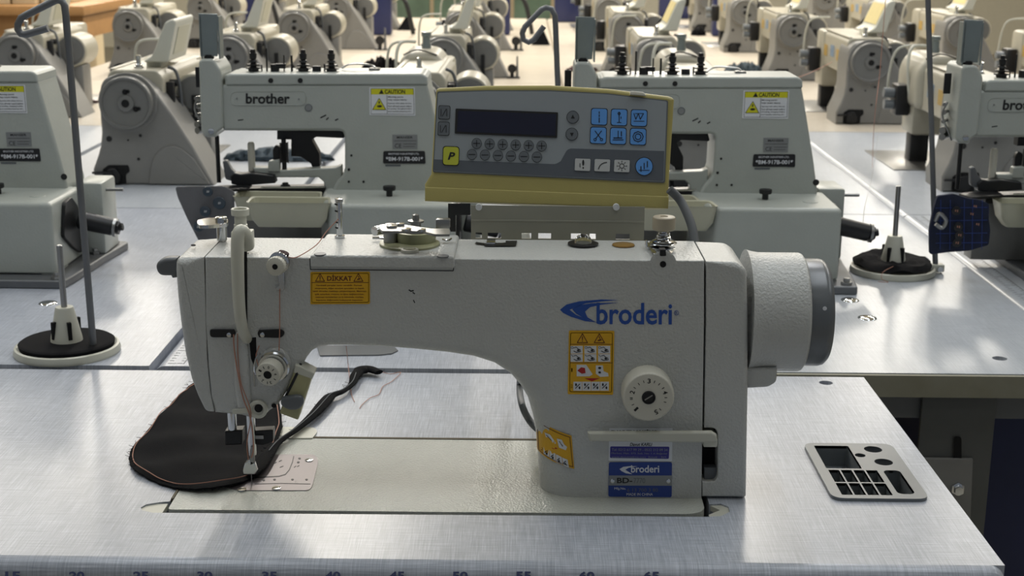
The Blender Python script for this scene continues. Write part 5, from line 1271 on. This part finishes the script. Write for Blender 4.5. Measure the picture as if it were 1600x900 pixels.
# ------------------------------------------------------------------ things lying about on the rows behind
def heap(name, x0, x1, yb, h, m, label, cat, seed, d=.06):
    rnd = random.Random(seed); a = G(x0, yb); b = G(x1, yb); n = 26; k = 9; vs = []; fs = []
    for i in range(n):
        u = i/(n-1); e = math.sin(PI*min(1, max(0, u)))**.4+.02
        for j in range(k):
            v = j/(k-1)*PI; r = e*(1+rnd.uniform(-.3, .3))
            vs.append((a.x+(b.x-a.x)*u, a.y+d/2-math.cos(v)*d/2*r+rnd.uniform(-.004, .004), .001+math.sin(v)*h*r))
    for i in range(n-1):
        for j in range(k-1): fs.append((i*k+j, (i+1)*k+j, (i+1)*k+j+1, i*k+j+1))
        fs.append((i*k, i*k+k-1, (i+1)*k+k-1, (i+1)*k))
    fs += [tuple(range(k)), tuple((n-1)*k+j for j in range(k))[::-1]]
    return tag(MB().add(vs, fs).build(name, m, None, 20), label, cat)
heap('ruffled_cloth', 562, 634, 113, .042, 'fabric_black', 'black ruffled cloth heap on the table behind the middle button machine', 'cloth', 1)
heap('ruffled_cloth', 1132, 1196, 115, .032, 'fabric_slate', 'slate blue ruffled cloth between two flywheels, right of centre', 'cloth', 2)
heap('cloth_roll', 345, 522, 252, .022, 'fabric_slate', 'dark slate cloth strip lying under the arm of the middle button machine', 'cloth', 3, .05)
heap('cloth_scrap', 118, 152, 162, .006, 'fabric_maroon', 'dark maroon cloth at the foot of the left machines', 'cloth', 4, .05)
heap('cloth_scrap', 884, 935, 112, .016, 'fabric_maroon', 'dark maroon cloth beside the upright grey rail at the centre', 'cloth', 5)
heap('cloth_scrap', 1080, 1104, 56, .03, 'fabric_black', 'small black cloth scrap on a far table right of centre', 'cloth', 6)
def cone(x, y, w, h, label):
    p = G(x, y); s = (p-CO).dot(CF)/FPX; o = MB()
    W = w*s/2; Hh = h*s
    vs = [(p.x-W, p.y-W*.5, 0), (p.x+W, p.y-W*.5, 0), (p.x+W*.8, p.y+W, 0), (p.x-W*.8, p.y+W, 0), (p.x-W*.15, p.y, Hh), (p.x+W*.2, p.y+W*.2, Hh*.97)]
    o.add(vs, [(0, 1, 5, 4), (1, 2, 5), (2, 3, 4, 5), (3, 0, 4), (3, 2, 1, 0)])
    return tag(o.build('folded_cloth', 'fabric_black', None, 60), label, 'cloth')
cone(636, 47, 30, 20, 'black cloth folded into a peak on a far table left of centre')
cone(845, 70, 30, 26, 'black peaked cloth just behind the hook of the centre pole')
for (x, y, l) in ((806, 122, 'nearer one, above the control panel'), (812, 79, 'behind the hooked centre pole'), (600, 78, 'behind the middle button machine, left of centre')):
    p = G(x, y); s = (p-CO).dot(CF)/FPX
    t = thing('bobbin_winder', 'small dark bobbin winder with a pale pin, %s' % l, 'winder', tuple(p))
    MB().box(p.x-14*s, p.x+6*s, p.y-.02, p.y+.02, 0, .005, .001).build('foot', 'blackened_steel', t)
    MB().box(p.x-9*s, p.x-3*s, p.y-.006, p.y+.006, .005, 12*s, .001).lathe([(.0001, 0), (7*s, 0), (7*s, .006), (.0001, .006)], (p.x-6*s, p.y-.006, 15*s), (0, -1, 0), 16).build('wheel', 'blackened_steel', t)
    MB().cyl((p.x+2*s, p.y, .0), (p.x+2*s, p.y, 34*s), 2.2*s, 1.4*s, 10).build('pin', 'dull_steel', t)
# navy boxes standing on the far tables
for (x0, x1, yb, l) in ((568, 612, 55, 'tall one left of centre with a pale ring'), (776, 797, 55, 'narrow one left of the centre pole'), (866, 906, 35, 'behind the centre pole with a round boss'), (1030, 1076, 30, 'right of centre between two heads'), (1113, 1138, 57, 'narrow one beside a pale head right of centre'), (1297, 1330, 42, 'behind the right-hand flywheels'), (384, 404, 57, 'behind the raised panels left of centre')):
    p = G(x0, yb); q_ = G(x1, yb); w = q_.x-p.x
    t = thing('navy_motor_box', 'navy blue upright machine box, %s' % l, 'box', ((p.x+q_.x)/2, p.y+.08, 0), 'navy boxes on the far tables')
    MB().box(p.x, q_.x, p.y, p.y+.07, .0015, .42, .008).build('case', 'navy_metal', t)
    MB().lathe([(w*.14, 0), (w*.2, .003), (w*.2, .008), (w*.14, .009)], ((p.x+q_.x)/2, p.y, .31), (0, -1, 0), 24).build('boss', 'navy_metal' if x0 != 568 else 'dull_steel', t)
    MB().tube([(q_.x-.01, p.y-.01, .2), (q_.x+.06, p.y-.01, .16), (q_.x+.09, p.y-.01, .06), (q_.x+.10, p.y-.01, .006)], .010, 8).build('hose', 'black_plastic', t)
# wooden bench with cartons, far left
p0, p1 = G(-60, 70), G(132, 62)
t = thing('wooden_bench', 'tan wooden bench edge with cartons on it at the top left', 'table', (p0.x, p0.y+.3, 0))
zb = .07
a = V(-80, 62, p1.y); b = V(133, 50, p1.y)
MB().box(a.x, b.x, p1.y, p1.y+.9, .10, .14, .003).build('bench_top', 'wood', t)
MB().box(a.x, b.x-.02, p1.y+.05, p1.y+.85, 0, .10).build('bench_body', 'wood', t)
for k, (x0, x1, h, dy) in enumerate(((-30, 18, .17, .1), (22, 58, .13, .1), (66, 84, .09, .15), (96, 116, .12, .3))):
    A = V(x0, 40, p1.y+dy).x; B = V(x1, 40, p1.y+dy).x
    tag(MB().box(A, B, p1.y+dy, p1.y+dy+.22, .1402, .1402+h, .004).build('carton', 'carton_cream'), 'cream carton on the wooden bench, %s from the left' % ('first', 'second', 'third', 'fourth')[k], 'carton', None, None)['group'] = 'cartons on the bench'
p = G(136, 40)
tag(MB().box(V(126, 20, p.y+.5).x, V(146, 20, p.y+.5).x, p.y+.5, p.y+.65, FLO, 2.7, .005).build('pillar', 'carton_cream'), 'cream square pillar beside the cartons at the top left', 'pillar')
